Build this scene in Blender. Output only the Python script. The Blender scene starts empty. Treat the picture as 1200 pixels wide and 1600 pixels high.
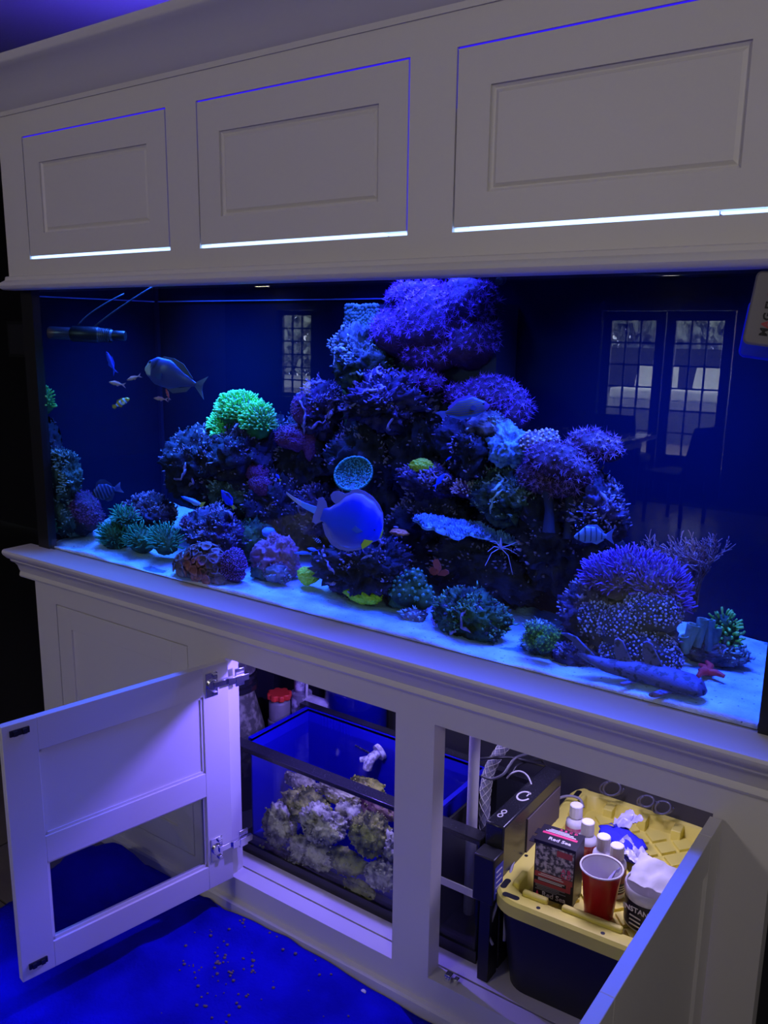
import bpy, bmesh, math, random
from mathutils import Vector, Matrix, noise, Euler
sc = bpy.context.scene
COL = sc.collection
R_ = math.radians
PI = math.pi
# ------------------------------------------------------------------ camera
CAM = Vector((2.09149, -1.32117, 1.41795))
F_PX = 1330.03
yaw, pit, rol = R_(35.18015), R_(-11.96525), R_(0.75491)
fwd = Vector((-math.sin(yaw)*math.cos(pit), math.cos(yaw)*math.cos(pit), math.sin(pit)))
rgt = Vector((math.cos(yaw), math.sin(yaw), 0))
upv = rgt.cross(fwd)
rgt, upv = rgt*math.cos(rol)+upv*math.sin(rol), upv*math.cos(rol)-rgt*math.sin(rol)
cam_data = bpy.data.cameras.new('camera')
cam = bpy.data.objects.new('camera', cam_data); COL.objects.link(cam)
cam_data.sensor_fit = 'VERTICAL'; cam_data.sensor_height = 24.0
cam_data.lens = 24.0*F_PX/1600.0
cam_data.clip_start = 0.02; cam_data.clip_end = 200
cam.matrix_world = Matrix(((rgt.x, upv.x, -fwd.x, CAM.x), (rgt.y, upv.y, -fwd.y, CAM.y), (rgt.z, upv.z, -fwd.z, CAM.z), (0, 0, 0, 1)))
sc.camera = cam

def ray(u, v):
    return rgt*((u-600)/F_PX) - upv*((v-800)/F_PX) + fwd
def P(u, v, y):
    d = ray(u, v); return CAM + d*((y-CAM.y)/d.y)
def PZ(u, v, z):
    d = ray(u, v); return CAM + d*((z-CAM.z)/d.z)
def PX_(u, v, x):
    d = ray(u, v); return CAM + d*((x-CAM.x)/d.x)
def S(p):
    return (p-CAM).dot(fwd)/F_PX            # metres per pixel at a point

# ------------------------------------------------------------------ world, lights, exposure
sc.view_settings.view_transform = 'Standard'
sc.view_settings.look = 'None'
sc.view_settings.gamma = 1.0
sc.view_settings.exposure = 0.0
sc.view_settings.use_curve_mapping = False
w = bpy.data.worlds.new('overcast_sky'); sc.world = w; w.use_nodes = True
bg = w.node_tree.nodes['Background']
bg.inputs[0].default_value = (0.78, 0.86, 1.0, 1); bg.inputs[1].default_value = 8.0

def area(name, loc, size, power, color, aim=None, size_y=None, spread=180, shape=None):
    l = bpy.data.lights.new(name, 'AREA'); l.energy = power; l.color = color
    l.size = size; l.spread = R_(spread)
    if size_y: l.shape = 'RECTANGLE'; l.size_y = size_y
    if shape: l.shape = shape
    o = bpy.data.objects.new(name, l); COL.objects.link(o); o.location = loc
    if aim is not None:
        o.rotation_euler = (Vector(aim)-Vector(loc)).to_track_quat('-Z', 'Y').to_euler()
    return o
area('tank_light', (0.32, 0.27, 1.62), 0.42, 12.5, (0.042, 0.155, 1.0), (0.32, 0.25, 0.8), 0.22, 98)
area('tank_light', (0.93, 0.27, 1.62), 0.42, 12.5, (0.040, 0.055, 1.0), (0.93, 0.25, 0.8), 0.22, 98)
area('tank_light', (1.56, 0.24, 1.62), 0.42, 15, (0.038, 0.082, 1.0), (1.56, 0.22, 0.8), 0.22, 98)
area('canopy_up_light', (0.3, 0.3, 1.90), 0.8, 4.6, (0.10, 0.05, 1.0), (0.3, 0.3, 2.4), 0.2)  # added upward, stands for tank light spilling onto the ceiling
# unseen soft lights added behind the viewer to light the cabinet fronts
area('room_downlight', (0.1, -3.3, 2.20), 0.30, 11.0, (1.0, 0.90, 0.88), (0.3, 0, 1.3), shape='DISK')  # main one, stands in for frontal light from the room
area('room_downlight', (3.2, -1.9, 2.15), 0.30, 5.0, (1.0, 0.92, 0.90), (1.9, -0.1, 1.1), shape='DISK', spread=150)  # fill added from the right for the open door's outer face
# lamps hung under the top of the stand
area('sump_lamp', (0.97, 0.115, 0.715), 0.016, 5.0, (0.16, 0.105, 1.0), (0.72, -0.25, 0.25), 0.016)
area('sump_lamp', (1.05, 0.30, 0.715), 0.16, 1.3, (0.52, 0.46, 1.0), (0.98, 0.26, 0.1), 0.1)
area('sump_lamp', (1.53, 0.27, 0.715), 0.12, 1.7, (0.46, 0.39, 1.0), (1.60, 0.26, 0.2), 0.1, 130)

# ------------------------------------------------------------------ object helpers
class MB:
    """collects vertices and faces of one mesh"""
    def __init__(s): s.v = []; s.f = []
    def add(s, vs, fs):
        o = len(s.v); s.v += [tuple(p) for p in vs]; s.f += [tuple(i+o for i in f) for f in fs]; return s
    def box(s, a, b):
        (x0, y0, z0), (x1, y1, z1) = a, b
        return s.add([(x0,y0,z0),(x1,y0,z0),(x1,y1,z0),(x0,y1,z0),(x0,y0,z1),(x1,y0,z1),(x1,y1,z1),(x0,y1,z1)],
                     [(0,3,2,1),(4,5,6,7),(0,1,5,4),(1,2,6,5),(2,3,7,6),(3,0,4,7)])
    def tube(s, pts, r, n=8, cap=True):
        pts = [Vector(p) for p in pts]; m = len(pts)
        rr = r if isinstance(r, (list, tuple)) else [r]*m
        vs = []; up = Vector((0.13, 0.27, 0.95)); 
        for i, p in enumerate(pts):
            t = (pts[min(i+1, m-1)]-pts[max(i-1, 0)])
            t = t.normalized() if t.length > 1e-9 else Vector((0,0,1))
            a = up - t*up.dot(t)
            if a.length < 1e-3: a = Vector((1,0,0)) - t*t.x
            a.normalize(); up = a; b = t.cross(a)
            for k in range(n):
                g = 2*PI*k/n; vs.append(p + (a*math.cos(g)+b*math.sin(g))*rr[i])
        fs = [(i*n+k, i*n+(k+1)%n, (i+1)*n+(k+1)%n, (i+1)*n+k) for i in range(m-1) for k in range(n)]
        if cap: fs += [tuple(range(n-1, -1, -1)), tuple((m-1)*n+k for k in range(n))]
        return s.add(vs, fs)
    def lathe(s, prof, c=(0,0,0), n=24, cap=True, flute=None):
        vs = []; c = Vector(c)
        for (r, z) in prof:
            for k in range(n):
                g = 2*PI*k/n; q = r*(flute(k, z) if flute else 1)
                vs.append(c+Vector((q*math.cos(g), q*math.sin(g), z)))
        m = len(prof)
        fs = [(i*n+k, i*n+(k+1)%n, (i+1)*n+(k+1)%n, (i+1)*n+k) for i in range(m-1) for k in range(n)]
        if cap: fs += [tuple(range(n-1, -1, -1)), tuple((m-1)*n+k for k in range(n))]
        return s.add(vs, fs)
    def prism(s, poly, h, M=None):
        """poly (x, y) extruded along z from 0 to h, then through matrix M"""
        n = len(poly); M = M or Matrix()
        vs = [M @ Vector((x, y, 0)) for x, y in poly]+[M @ Vector((x, y, h)) for x, y in poly]
        fs = [tuple(range(n-1, -1, -1)), tuple(range(n, 2*n))]+[(i, (i+1)%n, n+(i+1)%n, n+i) for i in range(n)]
        return s.add(vs, fs)
    def ico(s, c, r, sub=2, scale=(1,1,1)):
        vs, fs = ICO(sub); c = Vector(c)
        return s.add([c+Vector((p.x*r*scale[0], p.y*r*scale[1], p.z*r*scale[2])) for p in vs], fs)
    def extrude_x(s, prof, x0, x1):
        """profile of (y, z) run along x"""
        n = len(prof)
        vs = [(x0, y, z) for y, z in prof]+[(x1, y, z) for y, z in prof]
        fs = [tuple(range(n)), tuple(range(2*n-1, n-1, -1))]+[(i, n+i, n+(i+1)%n, (i+1)%n) for i in range(n)]
        return s.add(vs, fs)
_ico = {}
def ICO(sub):
    if sub not in _ico:
        b = bmesh.new(); bmesh.ops.create_icosphere(b, subdivisions=sub, radius=1)
        b.verts.ensure_lookup_table()
        _ico[sub] = ([v.co.copy() for v in b.verts], [tuple(v.index for v in f.verts) for f in b.faces]); b.free()
    return _ico[sub]

def mesh_of(mb, name, smooth=None):
    me = bpy.data.meshes.new(name); me.from_pydata(mb.v, [], mb.f); me.update()
    b = bmesh.new(); b.from_mesh(me); bmesh.ops.recalc_face_normals(b, faces=b.faces); b.to_mesh(me); b.free()
    if smooth is not None:
        me.polygons.foreach_set('use_smooth', [True]*len(me.polygons))
        if smooth < 179: me.set_sharp_from_angle(angle=R_(smooth))
    return me
def obj(name, mb, m, parent=None, smooth=None, bevel=0, loc=None, rot=None, label=None, kind=None):
    me = mesh_of(mb, name, smooth) if isinstance(mb, MB) else mb
    if m is not None:
        me.materials.clear()
        for q in (m if isinstance(m, (list, tuple)) else [m]): me.materials.append(q)
    o = bpy.data.objects.new(name, me); COL.objects.link(o)
    if parent: o.parent = parent
    if loc is not None: o.location = loc
    if rot is not None: o.rotation_euler = rot
    if bevel:
        bm_ = o.modifiers.new('bevel', 'BEVEL'); bm_.width = bevel; bm_.segments = 2; bm_.limit_method = 'ANGLE'; bm_.angle_limit = R_(40)
        if smooth is None:
            me.polygons.foreach_set('use_smooth', [True]*len(me.polygons)); me.set_sharp_from_angle(angle=R_(35))
    if label: o['label'] = label
    if kind: o['kind'] = kind
    return o
def tag(o, label, cat, group=None, kind=None):
    o['label'] = label; o['category'] = cat
    if group: o['group'] = group
    if kind: o['kind'] = kind
    return o
def thing(name, label, cat, loc=(0,0,0), rot=(0,0,0), group=None):
    o = bpy.data.objects.new(name, None); COL.objects.link(o); o.empty_display_size = 0.05
    o.location = loc; o.rotation_euler = rot
    return tag(o, label, cat, group)
def part_empty(name, parent, loc=(0,0,0), rot=(0,0,0)):
    o = bpy.data.objects.new(name, None); COL.objects.link(o); o.parent = parent; o.location = loc; o.rotation_euler = rot
    return o
def struct(name, mb, m, parent=None, **k):
    o = obj(name, mb, m, parent, **k)
    if not parent: o['kind'] = 'structure'
    return o
def copy_tree(o, parent=None):
    c = o.copy(); COL.objects.link(c)
    if parent: c.parent = parent
    for ch in list(o.children): copy_tree(ch, c)
    return c

# ------------------------------------------------------------------ materials
def mat(name, col, rough=0.6, col2=None, scale=20, bump=0, bscale=60, metal=0, spec=0.5, trans=0, emit=None, estr=0, detail=4, attr=None, split=0.5, width=0.15, sheen=0):
    m = bpy.data.materials.new(name); m.use_nodes = True; nt = m.node_tree; b = nt.nodes['Principled BSDF']
    b.inputs['Base Color'].default_value = (*col, 1); b.inputs['Roughness'].default_value = rough
    b.inputs['Metallic'].default_value = metal; b.inputs['Specular IOR Level'].default_value = spec
    if trans: b.inputs['Transmission Weight'].default_value = trans
    if sheen: b.inputs['Sheen Weight'].default_value = sheen
    if emit: b.inputs['Emission Color'].default_value = (*emit, 1); b.inputs['Emission Strength'].default_value = estr
    tc = nt.nodes.new('ShaderNodeTexCoord')
    if attr:
        a = nt.nodes.new('ShaderNodeAttribute'); a.attribute_name = attr
        nt.links.new(a.outputs['Color'], b.inputs['Base Color'])
    elif col2:
        n = nt.nodes.new('ShaderNodeTexNoise'); n.inputs['Scale'].default_value = scale; n.inputs['Detail'].default_value = detail
        r = nt.nodes.new('ShaderNodeValToRGB')
        r.color_ramp.elements[0].position = split-width; r.color_ramp.elements[1].position = split+width
        r.color_ramp.elements[0].color = (*col, 1); r.color_ramp.elements[1].color = (*col2, 1)
        nt.links.new(tc.outputs['Object'], n.inputs['Vector']); nt.links.new(n.outputs[0], r.inputs[0]); nt.links.new(r.outputs[0], b.inputs['Base Color'])
    if bump:
        n2 = nt.nodes.new('ShaderNodeTexNoise'); n2.inputs['Scale'].default_value = bscale; n2.inputs['Detail'].default_value = 5
        bp = nt.nodes.new('ShaderNodeBump'); bp.inputs['Strength'].default_value = min(bump, 1.0); bp.inputs['Distance'].default_value = 0.004
        nt.links.new(tc.outputs['Object'], n2.inputs['Vector']); nt.links.new(n2.outputs[0], bp.inputs['Height']); nt.links.new(bp.outputs[0], b.inputs['Normal'])
    return m
def tir_glass(name, tint):
    """water side of the pane: clear, but a mirror past the critical angle"""
    m = bpy.data.materials.new(name); m.use_nodes = True; nt = m.node_tree
    nt.nodes.remove(nt.nodes['Principled BSDF']); N = lambda t: nt.nodes.new(t)
    lw = N('ShaderNodeLayerWeight'); lw.inputs[0].default_value = 0.5
    mr = N('ShaderNodeMapRange'); mr.interpolation_type = 'SMOOTHSTEP'; mr.inputs[1].default_value = 0.56; mr.inputs[2].default_value = 0.735
    tr = N('ShaderNodeBsdfTransparent'); tr.inputs[0].default_value = (*tint, 1); gl = N('ShaderNodeBsdfGlossy'); gl.inputs['Roughness'].default_value = 0.0
    mx = N('ShaderNodeMixShader')
    nt.links.new(lw.outputs['Facing'], mr.inputs[0]); nt.links.new(mr.outputs[0], mx.inputs[0]); nt.links.new(tr.outputs[0], mx.inputs[1]); nt.links.new(gl.outputs[0], mx.inputs[2])
    nt.links.new(mx.outputs[0], nt.nodes['Material Output'].inputs[0]); return m
def emission(name, col, s):
    m = bpy.data.materials.new(name); m.use_nodes = True; nt = m.node_tree
    nt.nodes.remove(nt.nodes['Principled BSDF']); e = nt.nodes.new('ShaderNodeEmission')
    e.inputs[0].default_value = (*col, 1); e.inputs[1].default_value = s
    nt.links.new(e.outputs[0], nt.nodes['Material Output'].inputs[0]); return m
def sheet_glass(name, tint, f0=0.035, rough=0.0):
    """thin pane: clear with a Schlick mirror reflection on each face"""
    m = bpy.data.materials.new(name); m.use_nodes = True; nt = m.node_tree
    nt.nodes.remove(nt.nodes['Principled BSDF'])
    N = lambda t: nt.nodes.new(t)
    lw = N('ShaderNodeLayerWeight'); lw.inputs[0].default_value = 0.5
    pw = N('ShaderNodeMath'); pw.operation = 'POWER'; pw.inputs[1].default_value = 5.0
    ml = N('ShaderNodeMath'); ml.operation = 'MULTIPLY_ADD'; ml.inputs[1].default_value = 1-f0; ml.inputs[2].default_value = f0
    tr = N('ShaderNodeBsdfTransparent'); tr.inputs[0].default_value = (*tint, 1)
    gl = N('ShaderNodeBsdfGlossy'); gl.inputs['Roughness'].default_value = rough
    mx = N('ShaderNodeMixShader')
    nt.links.new(lw.outputs['Facing'], pw.inputs[0]); nt.links.new(pw.outputs[0], ml.inputs[0]); nt.links.new(ml.outputs[0], mx.inputs[0])
    nt.links.new(tr.outputs[0], mx.inputs[1]); nt.links.new(gl.outputs[0], mx.inputs[2]); nt.links.new(mx.outputs[0], nt.nodes['Material Output'].inputs[0])
    return m
M = {}
M['white'] = mat('white_paint', (0.74, 0.715, 0.69), 0.45, bump=0.03, bscale=300)
M['ceiling'] = mat('ceiling_paint', (0.7, 0.7, 0.7), 0.9, bump=0.2, bscale=120)
M['dark_wall'] = mat('dark_wall_paint', (0.012, 0.012, 0.016), 0.8)  # near-black colour stands in for the darkness of the unlit room
M['navy_panel'] = mat('navy_acrylic', (0.004, 0.008, 0.028), 0.6, spec=0.1)  # navy also carries the blue haze of the water
M['black'] = mat('black_plastic', (0.012, 0.012, 0.014), 0.4)
M['black_wet'] = mat('black_glossy_plastic', (0.02, 0.02, 0.026), 0.25, col2=(0.10, 0.10, 0.12), scale=350, split=0.68, width=0.04)
M['chrome'] = mat('nickel', (0.75, 0.75, 0.78), 0.22, metal=1)
M['glass'] = sheet_glass('tank_glass', (0.98, 0.99, 1.0), 0.085)
M['glass_wet'] = tir_glass('tank_glass_wet', (0.98, 0.99, 1.0))
M['door_glass'] = sheet_glass('door_glass', (0.80, 0.82, 0.84), 0.04)
M['water'] = sheet_glass('water', (0.64, 0.90, 1.0), 0.0)
M['sump_glass'] = sheet_glass('sump_glass', (0.92, 0.95, 0.97), 0.035)
M['led'] = emission('led_white_blue', (0.30, 0.50, 1.0), 3.2)  # glow for tank light leaking round the canopy doors
M['led_blue'] = emission('led_deep_blue', (0.035, 0.012, 1.0), 0.85)
M['led_faint'] = emission('led_faint_blue', (0.05, 0.03, 1.0), 0.32)
# ================================================================== the setting
TILE = 0.42
fl = struct('floor', MB().box((-6.7, -7.2, -0.06), (3.8, 2.3, -0.006)), mat('grout', (0.012, 0.011, 0.011), 0.9))  # near-black base also stands in for unlit floor past the tiles
tile_m = mat('floor_tile', (0.12, 0.10, 0.09), 0.35, col2=(0.16, 0.14, 0.125), scale=6, bump=0.1, bscale=30)
tile_me = mesh_of(MB().box((0.003, 0.003, -0.006), (TILE-0.003, TILE-0.003, 0.0)), 'tile'); tile_me.materials.append(tile_m)
for i in range(-6, 9):
    for j in range(-16, 0):
        t = bpy.data.objects.new('tile', tile_me); COL.objects.link(t); t.parent = fl
        t.location = (i*TILE, j*TILE+0.1, random.Random(i*31+j).uniform(-0.0008, 0.0))
struct('ceiling', MB().box((-6.5, -7.0, 2.34), (3.6, 2.2, 2.42)), M['ceiling'])
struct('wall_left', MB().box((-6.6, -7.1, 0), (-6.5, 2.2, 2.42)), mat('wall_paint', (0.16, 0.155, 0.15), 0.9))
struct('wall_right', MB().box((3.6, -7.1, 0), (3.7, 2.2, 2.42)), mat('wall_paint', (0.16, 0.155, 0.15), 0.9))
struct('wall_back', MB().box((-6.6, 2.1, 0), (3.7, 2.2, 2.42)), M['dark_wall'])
# dark picture and light switch on the wall far behind the left end
# wall with the garden doors, seen as a reflection in the tank glass
YW = -7.0
ww = MB(); W_ = lambda x0, x1, z0, z1: ww.box((x0, YW-0.12, z0), (x1, YW, z1))
W_(-6.6, -5.56, 0, 2.42); W_(-5.56, -4.95, 0, 0.72); W_(-5.56, -4.95, 1.82, 2.42); W_(-4.95, -1.19, 0, 2.42)
W_(-1.19, 0.10, 1.80, 2.42); W_(0.10, 3.7, 0, 2.42)
struct('wall_front', ww, mat('wall_paint_dark', (0.05, 0.052, 0.06), 0.8))
struct('trim_1', MB().box((-6.5, -6.998, 2.10), (3.6, -6.0, 2.338)), mat('soffit_paint', (0.30, 0.29, 0.28), 0.9))
frame_m = mat('dark_window_frame', (0.018, 0.02, 0.024), 0.5)
pane_m = sheet_glass('window_glass', (0.92, 0.94, 0.95), 0.03)
def glazed(name, x0, x1, z0, z1, nx, nz, sill, top=0.05, side=0.05):
    """leaf with stiles, muntins and one pane between every pair of bars"""
    y0, y1 = YW-0.075, YW-0.035
    fr = MB(); fr.box((x0, y0, z0), (x0+side, y1, z1)); fr.box((x1-side, y0, z0), (x1, y1, z1))
    fr.box((x0+side, y0, z1-top), (x1-side, y1, z1)); fr.box((x0+side, y0, z0), (x1-side, y1, z0+sill))
    o = struct(name, fr, frame_m)
    gx0, gx1, gz0, gz1 = x0+side, x1-side, z0+sill, z1-top
    for i in range(1, nx):
        x = gx0+(gx1-gx0)*i/nx; obj('muntin', MB().box((x-0.008, y0+0.008, gz0), (x+0.008, y1-0.008, gz1)), frame_m, o)
    for k in range(1, nz):
        z = gz0+(gz1-gz0)*k/nz; obj('muntin', MB().box((gx0, y0+0.009, z-0.008), (gx1, y1-0.009, z+0.008)), frame_m, o)
    for i in range(nx):
        for k in range(nz):
            a, b = gx0+(gx1-gx0)*i/nx+0.008, gx0+(gx1-gx0)*(i+1)/nx-0.008
            c, d = gz0+(gz1-gz0)*k/nz+0.008, gz0+(gz1-gz0)*(k+1)/nz-0.008
            obj('pane', MB().box((a, YW-0.058, c), (b, YW-0.053, d)), pane_m, o)
    return o
glazed('door_1', -1.18, -0.555, 0.0, 1.795, 3, 6, 0.42, 0.09, 0.09)
glazed('door_2', -0.545, 0.08, 0.0, 1.795, 3, 6, 0.42, 0.09, 0.09)
glazed('window_1', -5.555, -4.955, 0.725, 1.815, 3, 6, 0.05, 0.06, 0.06)
# garden outside the doors
struct('ground', MB().box((-14, -22, -0.1), (10, -7.13, 0.30)), mat('gravel_mulch', (0.12, 0.085, 0.075), 0.95, col2=(0.26, 0.21, 0.18), scale=14, bump=0.6))
pat = tag(obj('patio_slab', MB().box((-12, -13.5, 0.30), (8, -9.2, 0.70)), mat('patio_concrete', (0.20, 0.21, 0.22), 0.8)), 'pale concrete patio terrace outside the garden doors, seen in reflection', 'patio')
cush = mat('white_cushion', (0.88, 0.88, 0.80), 0.9)
for k, x in enumerate((-1.69, -0.92)):
    so = thing('patio_sofa', ('white cushioned patio seat reflected in the left garden door', 'white cushioned patio seat reflected in the right garden door')[k], 'sofa', (x, -9.95, 0.70), group='white patio seats')
    wd = 0.46 if k == 0 else 0.62
    obj('base', MB().box((-0.36, -0.3, 0.0), (wd-0.1, 0.3, 0.10)), mat('sofa_base', (0.45, 0.45, 0.44), 0.8), so)
    obj('seat', MB().box((-0.36, -0.3, 0.10), (wd-0.1, 0.3, 0.24)), cush, so, bevel=0.03)
    obj('backrest', MB().prism([(-0.19, 0.24), (wd-0.1, 0.24), (wd-0.1, 0.54), (-0.15, 0.54)], 0.14, Matrix(((1,0,0,0),(0,0,1,-0.29),(0,1,0,0),(0,0,0,1)))), cush, so, bevel=0.02)
fence = thing('garden_fence', 'dark boarded fence behind the patio seats', 'fence', (0, -13.2, 0.70))
fm = mat('fence_board', (0.035, 0.035, 0.04), 0.9)
bme = mesh_of(MB().box((0, 0, 0), (0.1985, 0.03, 0.78)), 'board'); bme.materials.append(fm)
for i in range(44):
    b = bpy.data.objects.new('board', bme); COL.objects.link(b); b.parent = fence; b.location = (-6.0+i*0.2-1.5, 0, 0)
leafm = mat('tree_leaves', (0.26, 0.31, 0.26), 0.9, col2=(0.55, 0.60, 0.52), scale=30)
for k, (x, z, r) in enumerate(((-5.2, 2.0, 1.05), (-3.75, 2.0, 1.45), (-1.35, 2.0, 0.9), (-12.5, 1.9, 1.7))):
    t = thing('garden_tree', ('grey green tree behind the fence at the left door', 'full crowned tree behind the fence between both doors', 'tree beside the folded umbrella in the right door', 'tree seen through the small far window')[k], 'tree', (x, (-15.2, -17.3, -15.2, -15.2)[k], 0.29), group='trees behind the garden fence')
    obj('trunk', MB().tube([(0, 0, 0), (0.03, 0, z-0.6)], [0.09, 0.05], 8), mat('bark', (0.08, 0.065, 0.05), 0.9), t)
    cr = MB(); rn = random.Random(k)
    for _ in range(2600):
        d = Vector((rn.gauss(0, 1), rn.gauss(0, 1), rn.gauss(0, 1))).normalized()*r*rn.uniform(0.35, 1.0)
        c = Vector((d.x, d.y, d.z*1.0+z-0.29)); a = Euler((rn.uniform(0, 6), rn.uniform(0, 6), rn.uniform(0, 6))).to_matrix(); q = 0.15
        cr.add([c+a@Vector(p) for p in ((-q, 0, 0), (0, -q*0.5, 0), (q, 0, 0), (0, q*0.5, 0.02))], [(0, 1, 2, 3)])
    cro = obj('crown', cr, leafm, t); cro['kind'] = 'stuff'
um = thing('patio_umbrella', 'folded pink patio umbrella reflected at top of right door', 'umbrella', (-0.98, -11.4, 0.70))
obj('pole', MB().tube([(0, 0, 0), (0, 0, 1.35)], 0.02, 8), fm, um)
obj('folded_canopy', MB().lathe([(0.085, 0.55), (0.10, 0.62), (0.085, 1.0), (0.03, 1.36)], n=16, flute=lambda k, z: 1.0 if k % 2 else 0.72), mat('pink_canvas', (0.55, 0.33, 0.30), 0.9), um)
hs = thing('neighbour_house', 'white house with grey roof beyond the garden', 'house', (-1.5, -19.5, 0.30))
obj('wall', MB().box((-0.6, -1.0, 0), (3.0, 1.0, 2.2)), mat('house_wall', (0.7, 0.7, 0.68), 0.8), hs)
obj('lower_roof', MB().prism([(0.99, 1.5), (1.6, 1.30), (1.6, 1.24), (0.99, 1.24)], 3.6, Matrix(((0,0,1,-0.6),(1,0,0,0),(0,1,0,0),(0,0,0,1)))), mat('slate', (0.25, 0.27, 0.30), 0.8), hs)
for k in range(3): obj('window', MB().box((0.15+0.75*k, 1.0, 1.72), (0.55+0.75*k, 1.012, 2.0)), frame_m, hs)
# dining table and chairs, reflected
dark_wood = mat('dark_wood', (0.035, 0.03, 0.03), 0.35)
tb = thing('dining_table', 'dark dining table with pale sheen reflected in the tank glass', 'table', (-1.15, -5.95, 0))
obj('table_top', MB().box((-0.85, -0.5, 0.62), (0.78, 0.5, 0.66)), mat('table_lacquer', (0.26, 0.24, 0.24), 0.2), tb, bevel=0.004)  # base colour raised to stand in for window sheen on the lacquer
obj('apron', MB().box((-0.75, -0.42, 0.54), (0.68, 0.42, 0.62)), dark_wood, tb)
for sx in (-0.72, 0.65):
    for sy in (-0.40, 0.40): obj('leg', MB().tube([(sx, sy, 0), (sx, sy, 0.56)], [0.022, 0.03], 8), dark_wood, tb)
def dining_chair(loc, rz, label):
    c = thing('dining_chair', label, 'chair', loc, (0, 0, rz), 'dark dining chairs')
    up_ = mat('dark_upholstery', (0.03, 0.03, 0.034), 0.9)
    obj('seat', MB().box((-0.21, -0.20, 0.36), (0.21, 0.20, 0.44)), up_, c, bevel=0.02)
    obj('backrest', MB().prism([(-0.21, 0.0), (0.21, 0.0), (0.20, 0.42), (-0.20, 0.42)], 0.05, Matrix(((1,0,0,0),(0,0.2,1,0.14),(0,1,0,0.40),(0,0,0,1)))), up_, c, bevel=0.015)
    for sx in (-0.18, 0.18):
        for sy in (-0.17, 0.17): obj('leg', MB().tube([(sx, sy, 0), (sx, sy*0.95, 0.37)], [0.014, 0.022], 6), dark_wood, c)
    return c
dining_chair((0.05, -5.75, 0), R_(-75), 'dark upholstered dining chair pulled out at the table end')
dining_chair((-0.75, -6.66, 0), R_(3), 'dark dining chair tucked behind the table by the doors')
for k, (x, y) in enumerate(((-5.55, -6.7), (-0.44, -6.62))):
    lt = thing('ceiling_downlight', ('lit recessed downlight above the small far window', 'lit recessed downlight above the garden doors')[k], 'lamp', (x, y, 2.10), group='recessed downlights')
    obj('trim_ring', MB().lathe([(0.10, 0.0), (0.12, -0.004), (0.12, -0.001)], n=24, cap=False), M['white'], lt)
    obj('lens', MB().lathe([(0.099, -0.002), (0.099, -0.006)], n=24), emission('downlight_glow', (1.0, 0.9, 0.8), 14), lt)

# ================================================================== canopy over the tank
HX0, HX1 = -0.057, 1.98
hood = thing('aquarium_canopy', 'grey white panelled canopy above the tank, doors outlined by blue light', 'canopy', (0.9, 0.0, 1.52))
hoodT = Vector((-0.9, 0, -1.52))
def hpart(name, mb, m, parent=None, **k):
    return obj(name, mb, m, parent or hood, loc=hoodT if not parent else None, **k)
DZ0, DZ1 = 1.587, 1.880
DX = [(0.043, 0.575), (0.669, 1.203), (1.296, 1.83)]
ff = MB(); B = ff.box
B((HX0, 0, 1.53), (HX1, 0.02, DZ0)); B((HX0, 0, DZ1), (HX1, 0.02, 1.95))
for a, b in ((HX0, DX[0][0]), (DX[0][1], DX[1][0]), (DX[1][1], DX[2][0]), (DX[2][1], HX1)): B((a, 0, DZ0), (b, 0.02, DZ1))
hpart('face_frame', ff, M['white'])
hpart('end_panel', MB().box((HX0, 0.02, 1.52), (HX0+0.02, 0.52, 1.95)), M['white'])
hpart('end_panel', MB().box((HX1-0.02, 0.02, 1.52), (HX1, 0.52, 1.95)), M['white'])
hpart('back_panel', MB().box((HX0+0.02, 0.50, 1.52), (HX1-0.02, 0.52, 2.02)), M['white'])
cp = [(0.02, 1.935), (-0.004, 1.935), (-0.006, 1.945), (-0.016, 1.952), (-0.030, 1.968), (-0.055, 1.990), (-0.082, 2.008), (-0.095, 2.012), (-0.098, 2.016), (-0.098, 2.032), (0.02, 2.032)]
hpart('crown_moulding', MB().extrude_x(cp, HX0-0.05, HX1+0.05), M['white'], smooth=40)
lp = [(0.02, 1.512), (-0.012, 1.512), (-0.021, 1.516), (-0.025, 1.523), (-0.021, 1.530), (-0.012, 1.534), (-0.006, 1.537), (-0.004, 1.545), (-0.001, 1.547), (0.02, 1.547)]
hpart('bottom_moulding', MB().extrude_x(lp, HX0-0.012, HX1+0.012), M['white'], smooth=40)
g = 0.0035
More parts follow.
